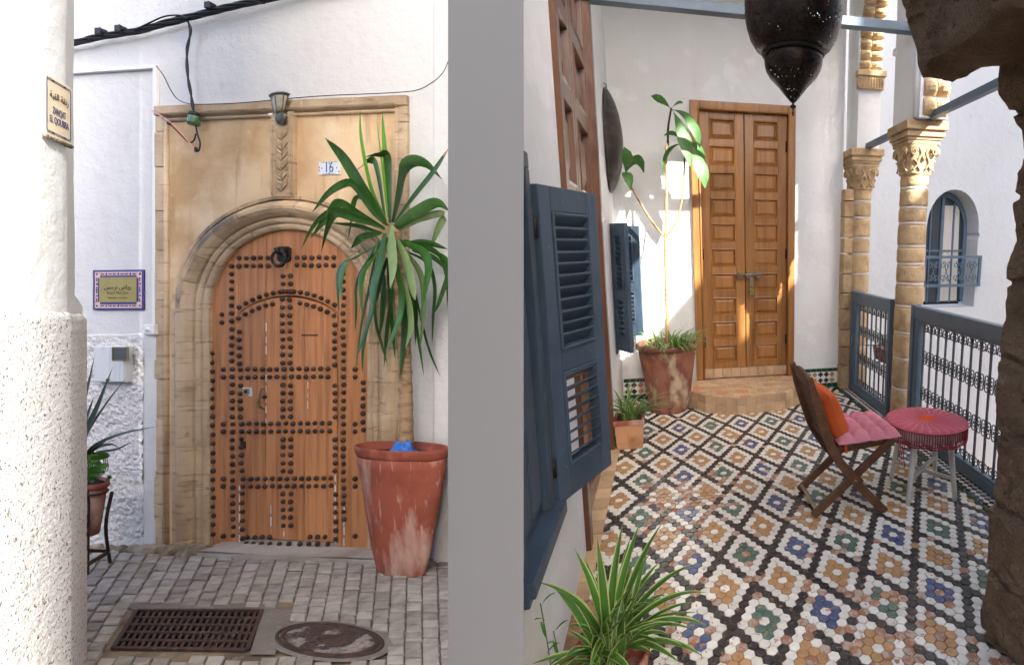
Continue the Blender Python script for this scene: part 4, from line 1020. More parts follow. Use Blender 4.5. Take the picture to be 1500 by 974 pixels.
# =================================================================== GALLERY: woven stool
SX,SY=1.545,2.665
t=thing('woven_stool','round stool with pink woven cord top and four cream legs','stool',loc=(SX,SY,0))
feet=[(1.40,2.81),(1.36,2.50),(1.655,2.485),(1.70,2.79)]
legs=[]
for fx,fy in feet:
    tx,ty=SX+(fx-SX)*.74,SY+(fy-SY)*.74; m=MB(); m.tube([(fx,fy,0),(fx,fy,.02),(tx,ty,.40)],[.0125,.014,.0195],10); m.build('leg',M_stoolw,t)
for a,b,z in((0,2,.135),(1,3,.15)):
    p=V(*feet[a],0).lerp(V(SX,SY,0),.09); q=V(*feet[b],0).lerp(V(SX,SY,0),.09); m=MB(); m.bar((p.x,p.y,z),(q.x,q.y,z),.024,.02); m.build('stretcher',M_stoolw,t,bevel=.004)
m=MB(); N=160; prof=[(.001,.462),(.05,.462),(.055,.461),(.12,.460),(.18,.459),(.222,.457),(.234,.451),(.238,.440)]
vs=[];fs=[];ms=[]
for i,(r_,z) in enumerate(prof):
    for j in range(N):
        a=2*PI*j/N+.05*sin(r_*40); vs.append((SX+r_*cos(a),SY+r_*sin(a),z+(.0036 if j%2 else -.0016)*(1 if i>0 else 0)))
for i in range(len(prof)-1):
    for j in range(N): fs.append((i*N+j,i*N+(j+1)%N,(i+1)*N+(j+1)%N,(i+1)*N+j)); ms.append(1 if i<2 else (2 if (j//2)%3==0 else 0))
m.add(vs,fs,ms,True); m.build('woven_top',[M_magenta,M_orangecord,M_pinkcord],t)
m=MB(); m.lathe([(.222,.452),(.229,.45),(.231,.415),(.229,.38),(.224,.378)],60,c=(SX,SY,0)); m.lathe([(.001,.449),(.2,.449)],40,c=(SX,SY,0)); m.build('drum',M_curtain,t)
m=MB()
for j in range(104):
    a=2*PI*j/104; wob=rnd.uniform(-.02,.02); arc=.01*sin(a*9)
    z1=.352+.012*abs(sin(a*4.5))
    m.tube([(SX+.2385*cos(a),SY+.2385*sin(a),.448),(SX+.241*cos(a+wob*.5),SY+.241*sin(a+wob*.5),.40),(SX+.237*cos(a+wob),SY+.237*sin(a+wob),z1)],.0030,5)
cb=m.build('cord_skirt',M_crimson,t)
for r_,z,s_ in((.2395,.448,.0048),(.241,.372,.0036),(.239,.358,.0042)):
    m=MB(); m.tube([(SX+r_*cos(2*PI*j/60),SY+r_*sin(2*PI*j/60),z+(.004*sin(j*1.3) if z<.4 else 0)) for j in range(61)],s_,6,cap=False); m.build('cord_ring',M_crimson if z<.44 else M_magenta,t)
for k in range(4):
    a=3.55+.05*k; m=MB(); x,y=SX+.242*cos(a),SY+.242*sin(a); m.tube(spline([(x,y,.36),(x-.006,y-.004,.30),(x+.004*k-.005,y,.25-.01*k)],8),.0032,5); m.build('loose_cord',M_crimson,t)
# =================================================================== ALLEY: house front
sx0,sx1=fp(232,480).x,fp(600,480).x; stz=fp(232,158).z
fxl,fxr=fp(60,480).x-1.2,fp(656,480).x+.35
mb=MB(); slab(mb,1,0,.35,fxl,fxr,-.7,6.2,[(sx0+.02,sx1-.02,-.7,stz-.02)])
t=thing('plastered_house','white limewashed house front around the carved stone doorway','house',fr=FA,loc=(0,0,0))
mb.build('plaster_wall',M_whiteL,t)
# right-hand pilaster
px0=fp(640,480).x; mb=MB(); mb.box(px0,fxr,-.045,.0,-.6,6.1); mb.build('corner_pilaster',M_whiteL,t,bevel=.03,seg=4)
# roughcast dado on the left and the smooth strip beside the doorway
rx0,rx1=fp(60,650).x,fp(216,650).x; rz=fp(170,491).z
mb=MB()
def rough(u,v):
    x=rx0-.6+(rx1-rx0+.6)*u; z=-.08+(rz+.08)*v
    if v>.97: z+=-.012*sin(u*5)+.008*mnoise.noise((x*6,0,1))
    n_=mnoise.noise((x*34,z*34,.2))*.010+mnoise.noise((x*90,z*90,.7))*.007+mnoise.noise((x*8,z*8,3))*.008
    return V(x,-.022-max(-.012,n_)*(1 if v<.985 else .3)+(.02 if v>=.999 else 0),z)
mb.grid(lambda u,v:rough(1-u,v),170,150,sm=False); mb.build('roughcast_dado',M_rough,t)
mb=MB()
a,b=fp(214,650).x,fp(238,650).x
mb.grid(lambda u,v:V(b-(b-a)*u,-.024-.006*mnoise.noise((u*2,v*9,4))+(.03 if (u>.98 or u<.02 or v>.99) else 0),-.05+(fp(220,484).z+.05)*v),8,60); mb.build('smooth_strip',M_whiteL,t)
# =================================================================== ALLEY: carved stone doorway
t=thing('stone_doorway','carved sandstone door surround with moulded round arch and square frame','doorway',fr=FA,loc=(0,0,0))
RD=.018                                   # how deep the door sits
il,ir=fp(307,600).x,fp(538,600).x; xc=(il+ir)/2; ri=(ir-il)/2
zc=fp(422,452).z; ro=(fp(590,600).x-fp(254,600).x)/2
ztop=fp(422,336).z; kz=(ztop-zc)/ri; koz=(fp(422,288).z-zc)/ro
xl,xr=fp(250,480).x,fp(581,480).x; ztp=fp(330,174).z
prof=[(0,-.06),(0,.002),(.03,.008),(.08,.012),(.13,.011),(.145,.003),(.18,.003),(.20,.014),(.26,.020),(.32,.016),(.335,.005),(.375,.005),(.39,.020),(.48,.040),(.58,.052),(.68,.052),(.78,.040),(.84,.022),(.855,-.002),(.89,-.002),(.91,.018),(1.0,.018),(1.0,-.004)]
def piece(name,st,dk):
    # st: list of (origin fn) stations; each maps radial fraction q, w -> point
    m=MB(); n=len(prof); vs=[]; e=rnd.uniform(-.003,.003)
    for s in st:
        for q,w_ in prof: vs.append(s(q,w_+e*(1 if w_>0 else 0)+.002*mnoise.noise((q*9,len(vs)*.7,e*900))))
    fs=[];ms=[]
    for i in range(len(st)-1):
        for k in range(n-1):
            fs.append((i*n+k,i*n+k+1,(i+1)*n+k+1,(i+1)*n+k)); ms.append(1 if (dk and prof[k][0]>.5) else 0)
    fs+=[tuple(range(n-1,-1,-1)),tuple((len(st)-1)*n+k for k in range(n))]; ms+=[0,0]
    m.add(vs,fs,ms,False); return m.build(name,[M_stone,M_stone_dark],t)
def jst(sd,z): return lambda q,w_: V(xc+sd*(ri+(ro-ri)*q),-w_,z)
def ast(a): 
    def f(q,w_):
        r_=ri+(ro-ri)*q; k=kz+(koz-kz)*q; return V(xc+r_*cos(a),-w_,zc+r_*k*sin(a))
    return f
zs=[0.0]; 
for h in (.17,.14,.12,.16,.21,.17,.22,.19): zs.append(zs[-1]+h)
zs=[z*zc/zs[-1] for z in zs]
for sd in(-1,1):
    for i in range(len(zs)-1):
        piece('jamb_block',[jst(sd,zs[i]+.0015),jst(sd,zs[i]+.01),jst(sd,(zs[i]+zs[i+1])/2),jst(sd,zs[i+1]-.01),jst(sd,zs[i+1]-.0015)][::sd],False)
NVs=11
for k in range(NVs):
    a0=PI*k/NVs+.003; a1=PI*(k+1)/NVs-.003
    piece('voussoir',[ast(a0+(a1-a0)*j/6) for j in range(7)],True)
# ochre rendered spandrel
m=MB(); path=[(xc+ro*.985,-.02),(xc+ro*.985,zc)]+[(xc+ro*.985*cos(PI*k/28),zc+ro*koz*.985*sin(PI*k/28)) for k in range(1,28)]+[(xc-ro*.985,zc),(xc-ro*.985,-.02)]
def toR(x,z):
    if z<=zc: return (xr if x>xc else xl,z)
    dx,dz=x-xc,z-zc; c=[]
    if dx>1e-6: c.append((xr-xc)/dx)
    if dx<-1e-6: c.append((xl-xc)/dx)
    if dz>1e-6: c.append((ztp-zc)/dz)
    k=min(c); return (xc+dx*k,zc+dz*k)
P=[p for p in path]
# insert the two square corners so the sheet fills the whole frame
import bisect
for (cx,cz) in((xr,ztp),(xl,ztp)):
    a=math.atan2(cz-zc,cx-xc); P.append((xc+ro*.985*cos(a),zc+ro*koz*.985*sin(a)))
P=[P[0]]+sorted([p for p in P if p[1]>=zc-1e-6],key=lambda p:math.atan2(p[1]-zc,p[0]-xc))+[path[-1]]
Q=[toR(*p) for p in P]
def near(a,b): return abs(a-b)<.06
for (cx,cz) in((xr,ztp),(xl,ztp)):
    j=min(range(len(Q)),key=lambda i:(Q[i][0]-cx)**2+(Q[i][1]-cz)**2); Q[j]=(cx,cz)
for i in range(len(P)-1):
    n=5
    for k in range(n):
        f0,f1=k/n,(k+1)/n; L=lambda p,q,f:(p[0]+(q[0]-p[0])*f,-.006,p[1]+(q[1]-p[1])*f)
        m.add([L(P[i],Q[i],f0),L(P[i],Q[i],f1),L(P[i+1],Q[i+1],f1),L(P[i+1],Q[i+1],f0)],[(0,3,2,1)[::-1]])
m.build('spandrel_panel',M_spandrel,t)
# square frame: blocks up both sides, then across the top
def fblock(x0,x1,z0,z1,w_,nm='frame_block',mt=None):
    b=MB(); e=rnd.uniform(-.002,.003); b.box(x0,x1,-w_-e,.03,z0,z1); return b.build(nm,mt or M_stone,t,bevel=.005)
z=0.0; k=0
while z<stz-.09:
    h=min((.30,.24,.34,.27)[k%4],stz-.066-z)
    for a,b in((sx0,xl-.028),(xr+.028,sx1)): fblock(a,b,z+.0015,z+h-.0015,.022)
    z+=h; k+=1
nx=5
for i in range(nx):
    a=sx0+(sx1-sx0)*i/nx; b=sx0+(sx1-sx0)*(i+1)/nx; fblock(a+.0015,b-.0015,stz-.066,stz,.028)
for (p,q) in(((xl-.014,-.0,.0),(xl-.014,0,stz-.08)),((xr+.014,0,0),(xr+.014,0,stz-.08))):
    b=MB(); b.tube([(p[0],-.012,p[2]),(q[0],-.012,q[2])],.014,8); b.box(p[0]-.014,p[0]+.014,-.010,.02,0,q[2]); b.build('frame_bead',M_stone,t)
b=MB(); b.prism([(-.005,stz-.082),(-.040,stz-.070),(-.048,stz-.060),(-.030,stz-.056),(0,stz-.056)],0,xl-.02,xr+.02)
for v in b.v: pass
b.build('cornice_fillet',M_stone,t); b=MB(); b.tube([(xl-.02,-.014,stz-.095),(xr+.02,-.014,stz-.095)],.012,8); b.build('cornice_bead',M_stone,t)
# keystone pilaster carved with leaf chevrons
ka,kb=fp(397,230,.03).x,fp(430,230,.03).x; kz0,kz1=fp(413,288).z,stz-.075
b=MB(); b.box(ka,kb,-.030,.0,kz0-.01,kz1); b.build('keystone_pilaster',M_stone,t,bevel=.004)
b=MB()
for x in(ka+.012,kb-.012): b.box(x-.006,x+.006,-.040,-.028,kz0,kz1-.09)
b.build('pilaster_fillet',M_stone,t,bevel=.003)
kc=(ka+kb)/2
for i in range(6):
    zz=kz0+.03+i*.068
    for s_ in(-1,1):
        b=MB()
        for j in range(3): b.tube(spline([(kc,-.032,zz+j*.018),(kc+s_*.022,-.040,zz+.022+j*.018),(kc+s_*.044,-.032,zz+.055+j*.014)],6),[.004,.006,.0075,.008,.007,.005,.003],5)
        b.build('carved_leaf',M_stone,t)
# =================================================================== ALLEY: rubble at the foot of the doorway, doorstep
t=thing('rubble_footing','crumbling lime and stone rubble at the left foot of the doorway','rubble',fr=FA,loc=(fp(260,800).x,-.05,0))
for pxx,r_ in((222,.05),(236,.06),(252,.055),(264,.07),(280,.05),(294,.075),(309,.06),(205,.04),(190,.035),(172,.035),(150,.04)):
    p=fp(pxx,800,.05); b=MB(); b.lathe([(.001,-1),(.6,-.8),(.95,-.3),(1,.1),(.8,.6),(.45,.9),(.001,1)],10)
    ph=rnd.random()*30
    for v in b.v: v*=1+.32*mnoise.noise(v*1.7+V(ph,0,0)); v.xyz=(p.x+v.x*r_*1.25,-.085+v.y*r_*.85,.012+v.z*r_*.75)
    b.build('lump',M_rubble,t)
a,b_=fp(291,810,.12).x,fp(556,810,.12).x
m=MB(); m.grid(lambda u,v:V(a+(b_-a)*u,.02-.15*v,.046-.010*math.exp(-((u-.5)/.22)**2)+.002*mnoise.noise((u*14,v*4,0)))if True else 0,40,6); m.add([],[])
m.box(a,b_,-.13,.05,-.05,.034)
tag(m.build('doorstep',M_marble,fr=FA,loc=((a+b_)/2,-.05,0),bevel=.006),'worn grey stone doorstep below the studded door','doorstep')

# =================================================================== ALLEY: studded door
t=thing('studded_door','arched old wooden door with rows of dark iron studs and a wicket','door',fr=FA,loc=(xc,RD,0))
wd=-RD
def fpx(px): return fp(px,600,wd).x
def dtop(x): 
    d=1-((x-xc)/(ri+.02))**2; return zc+(ri+.02)*kz*math.sqrt(max(d,0))
wl,wr=fpx(349),fpx(495); wzs=fp(349,462,wd).z; wza=fp(424,434,wd).z
def warch(x):
    c=(wl+wr)/2; h=(wr-wl)/2; return wzs+(wza-wzs)*(1-((x-c)/h)**2)**.8 if abs(x-c)<h else wzs
def board(x0,x1,lo,hi,y,nm='board'):
    n=8; xs=[x0+(x1-x0)*k/n for k in range(n+1)]; m=MB()
    poly=[(x,lo(x)) for x in xs]+[(x,hi(x)) for x in reversed(xs)]
    m.prism(poly,1,y,y+.03); return m.build(nm,M_doorL,t,bevel=.0015,seg=1)
g=.0012
zb=fp(420,790,wd).z
board(fpx(300),wl-.003,lambda x:.0,lambda x:max(dtop(x),.3),RD); board(wr+.003,fpx(549),lambda x:.0,lambda x:max(dtop(x),.3),RD)
for p0,p1 in((349,390),(390,447),(447,495)):
    x0,x1=fpx(p0)+g,fpx(p1)-g
    board(x0,x1,lambda x:warch(x)+.006,dtop,RD); board(x0+(.002 if p0==349 else 0),x1-(.002 if p1==495 else 0),lambda x:zb,lambda x:warch(x)-.006,RD-.004,'wicket_board')
m=MB(); m.box(fpx(344),fpx(500),RD+.001,RD+.03,.0,zb-.008); m.build('sill_board',M_marble,t,bevel=.002)
m=MB(); m.box(fpx(296),fpx(552),RD+.031,RD+.05,-.02,zc+ri*kz+.06); m.build('backing',M_dark,t)
# pale filler showing in the cracks
for px,y0,y1,w_ in((391,470,520,.005),(391,545,622,.006),(352,705,795,.013),(398,735,770,.008),(417,765,785,.008),(452,555,600,.004),(492,690,795,.008),(505,740,800,.008),(392,700,712,.006)):
    x=fpx(px); za,zb2=fp(px,y1,wd).z,fp(px,y0,wd).z; m=MB(); n=max(2,int((zb2-za)/.06))
    for k in range(n):
        u0=za+(zb2-za)*(k+rnd.uniform(0,.2))/n; u1=za+(zb2-za)*(k+rnd.uniform(.6,.95))/n; q=w_*rnd.uniform(.4,1)/2
        m.box(x-q,x+q,RD-.0062,RD-.003,u0,u1)
    m.build('filler',M_enamel,t)
m=MB(); p=fp(455,491,wd); m.box(p.x-.058,p.x+.058,RD-.007,RD-.003,p.z-.004,p.z+.004); m.build('letter_slot',M_dark,t)
stm=MB(); stm.lathe([(.0165,.0),(.017,-.003),(.0155,-.008),(.011,-.013),(.005,-.0155),(.001,-.016)],9)
for v in stm.v: v.xyz=(v.x,v.z,v.y)
sme=stm.mesh('stud',M_stud)
SP_=[]
def col_(px,y0,y1,st=11.6):
    y=y0
    while y<=y1: SP_.append((px+.012*(y-600)*(px-560)/-400+rnd.uniform(-.6,.6),y+rnd.uniform(-.5,.5))); y+=st
def row_(y,x0,x1,st=10.7):
    x=x0
    while x<=x1: SP_.append((x+rnd.uniform(-.5,.5),y+(424-x)*.008+rnd.uniform(-.5,.5))); x+=st
for y in(377.5,389): row_(y,339,399); row_(y,435,496)
for y in(540.5,552): row_(y,353,490)
for y in(620,631.5): row_(y,355,490)
for y in(700.5,711.5): row_(y,357,490)
for px in(415,426): col_(px,404,536,11.6); col_(px,564,612); col_(px,643,695); col_(px,722.5,772)
col_(340,401,790); col_(352,486,538); col_(353,564,618); col_(354,643,698); col_(355,723,790,13)
col_(503,401,770); col_(491,476,540); col_(491,564,618); col_(491,643,698); col_(492,724,790,13)
col_(311,465,795,13.2); col_(326,461,474,11); 
for y in(541,552,621,632,701,712,785): SP_.append((327,y)); SP_.append((520,y))
col_(532,560,640,11.5)
for x in range(350,500,10):
    c=(352+495)/2; zz=436+22*((x-423)/71)**2
    SP_.append((x,zz-9)); 
    if x not in(410,420,430): SP_.append((x,zz+7))
row_(786,363,400,11); row_(786,455,480,11)
for x in(362,372,384,396,410,424,440,453,466,481): SP_.append((x,796))
rest=MB(); cnt=0
for (px,py) in SP_:
    p=fp(px,py,wd+.004)
    if abs(p.x-xc)>ri-.005 and p.z>zc-.3: continue
    if ((p.x-xc)/ri)**2+((p.z-zc)/(ri*kz))**2>.97 and p.z>zc: continue
    y_=RD-.004 if (wl<p.x<wr and p.z<warch(p.x)) else RD
    s_=rnd.uniform(.92,1.06)
    if cnt<300: inst('stud',sme,t,(p.x,y_,p.z),(0,rnd.uniform(0,6),0),s_); cnt+=1
    else: rest.add([v*s_+V(p.x,y_,p.z) for v in stm.v],stm.f,0,True)
if rest.v: o=rest.build('extra_studs',M_stud,t); o['kind']='stuff'
# knocker, handle, locks
p=fp(417.5,376,wd); kx,kz_=p.x,p.z
m=MB(); m.prism([(kx-.05,kz_+.02),(kx-.05,kz_+.055),(kx-.035,kz_+.068),(kx+.035,kz_+.068),(kx+.05,kz_+.055),(kx+.05,kz_-.02),(kx+.035,kz_-.036),(kx-.035,kz_-.036),(kx-.05,kz_-.02)],1,RD-.012,RD-.001); kn=m.build('knocker_plate',M_iron,t,bevel=.004)
m=MB(); m.lathe([(.001,.03),(.018,.026),(.03,.01),(.032,-.01),(.022,-.024),(.001,-.03)],12,c=(kx,RD-.022,kz_+.035))
for s_ in(-1,1): m.lathe([(.001,.008),(.009,0),(.001,-.008)],8,c=(kx+s_*.016,RD-.05,kz_+.045))
m.lathe([(.001,.012),(.010,.004),(.012,-.006),(.001,-.014)],8,c=(kx,RD-.053,kz_+.028)); m.build('lion_mask',M_iron,kn)
m=MB(); m.tube([(kx+.05*cos(a),RD-.04-.012*sin(a)*0,kz_-.018+.05*sin(a)) for a in [2*PI*k/24 for k in range(25)]],[.0085+.004*(1 if 16<k<21 else 0) for k in range(25)],8,cap=False); m.build('knocker_ring',M_iron,kn)
m=MB(); a,b=fp(380,569,wd+.03),fp(380,598,wd+.03); m.tube(spline([(a.x,RD-.004,a.z),(a.x,RD-.03,a.z-.015),(a.x,RD-.036,(a.z+b.z)/2),(b.x,RD-.03,b.z+.015),(b.x,RD-.004,b.z)],14),.007,8)
for q in(a,b): m.lathe([(.001,.006),(.014,.004),(.014,-.004),(.001,-.006)],10,c=(q.x,RD-.006,q.z))
m.build('pull_handle',M_brass,t)
m=MB(); p=fp(364,573,wd); m.prism([(p.x-.035,p.z+.026),(p.x+.03,p.z+.026),(p.x+.036,p.z-.03),(p.x+.02,p.z-.036),(p.x,p.z-.022),(p.x-.035,p.z-.02)],1,RD-.0065,RD-.003); lk=m.build('lock_scar',M_enamel,t)
m=MB(); m.box(p.x-.025,p.x+.018,RD-.014,RD-.004,p.z-.018,p.z+.02); m.build('lock_plate',M_steel,lk,bevel=.003); m=MB(); m.lathe([(.001,.004),(.010,.003),(.010,-.003),(.001,-.004)],12)
for v in m.v: v.xyz=(p.x-.004+v.x,RD-.016+v.z,p.z+v.y)
m.build('keyhole',M_iron,lk)
m=MB(); p=fp(357,651,wd); m.box(p.x-.016,p.x+.022,RD-.010,RD-.003,p.z-.024,p.z+.024); m.build('small_lock',M_iron,t,bevel=.002)
m=MB(); p=fp(390,581,wd); m.lathe([(.001,.014),(.013,.006),(.013,-.006),(.001,-.014)],10,c=(p.x,RD-.010,p.z)); m.build('spy_knob',M_iron,t)

# =================================================================== ALLEY: wall lamp
p=fp(409,170,.06); x,z=p.x,p.z; k_=.0046
t=thing('wall_lamp','small zinc wall lamp with dirty ribbed glass above the doorway','lamp',fr=FA,loc=(x,-.03,z))
c=(x-.0,-.060,z); cf=FA.i@CAM; lsh=dict(sx=1.2,sy=.6,shx=(x-cf.x)/(-.06-cf.y))
m=MB(); m.lathe([(.022,.02),(.032,.035),(.040,.065),(.046,.10),(.050,.128)],20,c=c,**lsh); m.build('glass_shade',M_lampglass,t)
m=MB(); m.lathe([(.050,.124),(.062,.130),(.066,.136),(.058,.142),(.001,.143)],20,c=c,**lsh); m.build('lid',M_lampmetal,t)
for j in range(6):
    a=2*PI*j/6; m=MB(); m.tube(spline([(c[0]+1.2*r_*cos(a)+lsh['shx']*.6*r_*sin(a),c[1]+.6*r_*sin(a),z+h) for r_,h in((.023,.02),(.034,.035),(.042,.065),(.048,.10),(.053,.13))],8),.003,5); m.build('rib',M_lampmetal,t)
m=MB(); m.lathe([(.001,-.055),(.02,-.046),(.034,-.025),(.038,-.005),(.030,.014),(.02,.022)],16,c=(x,-.05,z),**lsh); m.tube(spline([(x,-.06,z-.02),(x+.0,-.04,z-.035),(x,-.028,z-.02)],6),.014,8); m.build('bracket',M_lampmetal,t)
m=MB(); m.lathe([(.001,.012),(.012,.004),(.012,-.004),(.001,-.012)],10,c=(x-.022,-.094,z-.008)); m.build('rosette',M_enamel,t)
m=MB(); m.lathe([(.001,.010),(.009,.003),(.009,-.003),(.001,-.01)],10,c=(x+.036,-.07,z+.004)); m.build('screw_knob',M_lampmetal,t)
# =================================================================== ALLEY: house number
p0,p1=fp(467.5,257,.01),fp(499,236.5,.01)
t=thing('house_number_plate','small white enamel plate with blue house number 16','sign',fr=FA,loc=((p0.x+p1.x)/2,-.006,p0.z))
cx,cz=(p0.x+p1.x)/2,(p0.z+p1.z)/2
m=MB(); m.box(p0.x,p1.x,-.014,-.0055,p0.z,p1.z); m.build('plate',M_enamel,t,bevel=.004)
text_part('digits','16',.098,M_inkblue,t,(cx-.002,-.0150,cz+.002),(PI/2,0,0),(.70,1.0,1))
m=MB()
for a,b,c_,d in((p0.x+.02,p1.x-.02,p1.z-.007,p1.z-.004),(p0.x+.03,p1.x-.04,p0.z+.004,p0.z+.007)): m.box(a,b,-.0148,-.0138,c_,d)
for x,z in((p0.x+.006,p0.z+.03),(p0.x+.006,p0.z+.05),(p0.x+.024,cz),(p1.x-.024,cz),(p1.x-.008,p0.z+.02),(cx,p1.z-.014),(cx,p0.z+.014)): m.lathe([(.001,.006),(.005,.0),(.001,-.006)],6,c=(x,-.0142,z),sy=.1)
m.build('border_motif',M_inkblue,t)
# =================================================================== ALLEY: riad sign
q0,q1=fp(136.5,454,.01),fp(210,395,.01); cx,cz=(q0.x+q1.x)/2,(q0.z+q1.z)/2; Wd,Hd=q1.x-q0.x,q1.z-q0.z
t=thing('guesthouse_sign','gilt guesthouse plaque framed by blue and pink tiles on the alley wall','sign',fr=FA,loc=(cx,-.006,q0.z))
m=MB(); m.box(q0.x,q1.x,-.0065,-.001,q0.z,q1.z); m.build('backing',M_signblue,t)
bt=.056
def btile(x0,x1,z0,z1,hz):
    b=MB(); gq=.0012; e=rnd.uniform(0,.001)
    b.box(x0+gq,x1-gq,-.0090-e,-.006,z0+gq,z1-gq); tt=b.build('border_tile',M_signpink,t)
    d=MB(); xm,zm=(x0+x1)/2,(z0+z1)/2; y0=-.0102-e
    if hz is None:
        up=zm>cz; rt_=xm>cx; o1=z1-.012 if up else z0; o3=x1-.012 if rt_ else x0
        d.box(x0,x1,y0,-.0085,o1,o1+.012); d.box(o3,o3+.012,y0-.0002,-.0085,z0,z1)
        d.lathe([(.001,.010),(.010,.003),(.010,-.003),(.001,-.010)],10,c=(xm,-.0092,zm),sy=.15)
    elif hz:
        up=zm>cz; o1=z1-.012 if up else z0
        d.box(x0,x1,y0,-.0085,o1,o1+.012); o2=z0 if up else z1-.018
        d.box(x0,x1,y0,-.0085,o2,o2+.018)
        for s_ in(-1,1): d.box(xm+s_*.030-.013,xm+s_*.030+.013,y0,-.0085,zm-.004,zm+.004)
        d.lathe([(.001,.009),(.0085,.003),(.0085,-.003),(.001,-.009)],10,c=(xm,-.0092,zm),sy=.15)
    else:
        rt_=xm>cx; o1=x1-.012 if rt_ else x0
        d.box(o1,o1+.012,y0,-.0085,z0,z1); o2=x0 if rt_ else x1-.018
        d.box(o2,o2+.018,y0,-.0085,z0,z1)
        for s_ in(-1,1): d.box(xm-.004,xm+.004,y0,-.0085,zm+s_*.030-.013,zm+s_*.030+.013)
        d.lathe([(.001,.009),(.0085,.003),(.0085,-.003),(.001,-.009)],10,c=(xm,-.0092,zm),sy=.15)
    d.build('navy_pattern',M_signblue,tt)
nxx=3; wx=(Wd-2*bt)/nxx; nzz=2; wz=(Hd-2*bt)/nzz
for i in range(nxx):
    for z0 in(q0.z,q1.z-bt): btile(q0.x+bt+i*wx,q0.x+bt+(i+1)*wx,z0,z0+bt,True)
for i in range(nzz):
    for x0 in(q0.x,q1.x-bt): btile(x0,x0+bt,q0.z+bt+i*wz,q0.z+bt+(i+1)*wz,False)
for x0 in(q0.x,q1.x-bt):
    for z0 in(q0.z,q1.z-bt): btile(x0,x0+bt,z0,z0+bt,None)
m=MB(); m.box(q0.x+bt-.006,q1.x-bt+.006,-.0125,-.006,q0.z+bt-.004,q1.z-bt+.006); m.build('plaque',M_plaque,t,bevel=.001)
text_part('arabic_line','\uFEB2\uFE9F\uFEAE\uFEE7 \uFEBD\uFE8E\uFEF3\uFEAD',.042,M_ink,t,(cx,-.0129,cz+.018),(PI/2,0,0))
text_part('name_line','Riad Narjiss',.030,M_inkgrey,t,(cx,-.0129,cz-.020),(PI/2,0,0),spacing=1.15)
text_part('small_line',"Maison d'h\u00f4tes - Guest House",.0125,M_inkgrey,t,(cx,-.0129,cz-.055),(PI/2,0,0))
# =================================================================== ALLEY: doorbell, meter box, duct
p0,p1=fp(214,490.5,.03),fp(229,475,.03)
t=thing('doorbell','small white plastic doorbell beside the stone frame','doorbell',fr=FA,loc=(p0.x,-.02,p0.z))
m=MB(); m.box(p0.x,p1.x,-.045,-.0,p0.z,p1.z); m.build('case',M_duct,t,bevel=.006)
m=MB(); m.lathe([(.001,.006),(.016,.005),(.018,-.003),(.018,-.006)],14); 
for v in m.v: v.xyz=((p0.x+p1.x)/2+v.x,-.046-v.z,(p0.z+p1.z)/2+v.y)
m.build('button',M_enamel,t)
p0,p1=fp(147,559,.03),fp(192.5,506.5,.03)
t=thing('meter_box','pale grey metal meter box with a small dark window on the roughcast','meter box',fr=FA,loc=((p0.x+p1.x)/2,-.02,p0.z))
m=MB(); m.box(p0.x,p1.x,-.060,-.01,p0.z,p1.z); m.build('case',M_meter,t,bevel=.004)
m=MB(); m.box(p0.x+.006,p1.x-.006,-.066,-.058,p0.z+.006,p1.z-.006); lid=m.build('lid',M_meter,t,bevel=.003)
w0,w1=fp(166,527,.066),fp(187,509.5,.066)
m=MB()
for a,b,c_,d in((w0.x-.006,w1.x+.006,w0.z-.006,w0.z),(w0.x-.006,w1.x+.006,w1.z,w1.z+.006),(w0.x-.006,w0.x,w0.z,w1.z),(w1.x,w1.x+.006,w0.z,w1.z)): m.box(a,b,-.070,-.064,c_,d)
m.build('window_bezel',M_brass,t)
m=MB(); m.box(w0.x,w1.x,-.0675,-.065,w0.z,w1.z); m.build('window_pane',M_glass,t)
m=MB(); m.box((p0.x+p1.x)/2-.008,(p0.x+p1.x)/2+.008,-.074,-.064,p0.z+.012,p0.z+.024); m.build('latch',M_iron,t)
a,b,c_=fp(60,105,.02),fp(228,97.5,.02),fp(226,474,.02)
t=thing('cable_duct','white plastic cable duct running along and down the alley wall','duct',fr=FA,loc=(b.x,-.01,c_.z))
m=MB(); m.bar((a.x-.3,-.012,a.z-.02),(b.x,-.012,b.z),.024,.026); m.build('level_run',M_duct,t,bevel=.002)
m=MB(); m.bar((b.x-.008,-.012,b.z-.014),(c_.x-.004,-.012,c_.z),.024,.022,up=(1,0,0)); m.build('upright_run',M_duct,t,bevel=.002)

# =================================================================== ALLEY: cables
def cab(pts,r,w_=.03,m=None,mt=M_black,n=40):
    m=m or MB(); m.tube(spline([tuple(fp(x,y,w_)) for x,y in pts],n),r,6); return m
t=thing('cable_bundle','thick black cable bundle with clamps sagging across the top of the house front','cable',fr=FA,loc=tuple(fp(250,35,.05)))
main=[(40,74),(108,63),(150,54),(200,46),(245,34),(300,20),(345,9),(392,-1),(450,-14),(540,-34)]
for k in range(5):
    ph=k*2*PI/5; C_=spline([tuple(fp(x,y,.05)) for x,y in main],90); m=MB()
    P=[p+V(0,.013*cos(ph+i*.22),.013*sin(ph+i*.22)+.006*mnoise.noise((i*.13,k,0))) for i,p in enumerate(C_)]; m.tube(P,.0085,6); m.build('strand',M_black,t)
m=cab([(196,45),(215,36),(240,25),(262,23),(275,28)],.005,.07); m.build('loose_strand',M_black,t)
for x,y in((148,51),(177,47),(308,13),(380,3)):
    p=fp(x,y-3,.065); m=MB(); m.box(p.x-.022,p.x+.022,p.y-.02,p.y+.02,p.z-.02,p.z+.022); m.box(p.x-.034,p.x+.03,p.y-.012,p.y+.008,p.z-.006,p.z+.008); m.tube([(p.x-.01,p.y,p.z+.02),(p.x-.01,p.y,p.z+.036)],.006,6); m.build('clamp',M_black,t,bevel=.003)
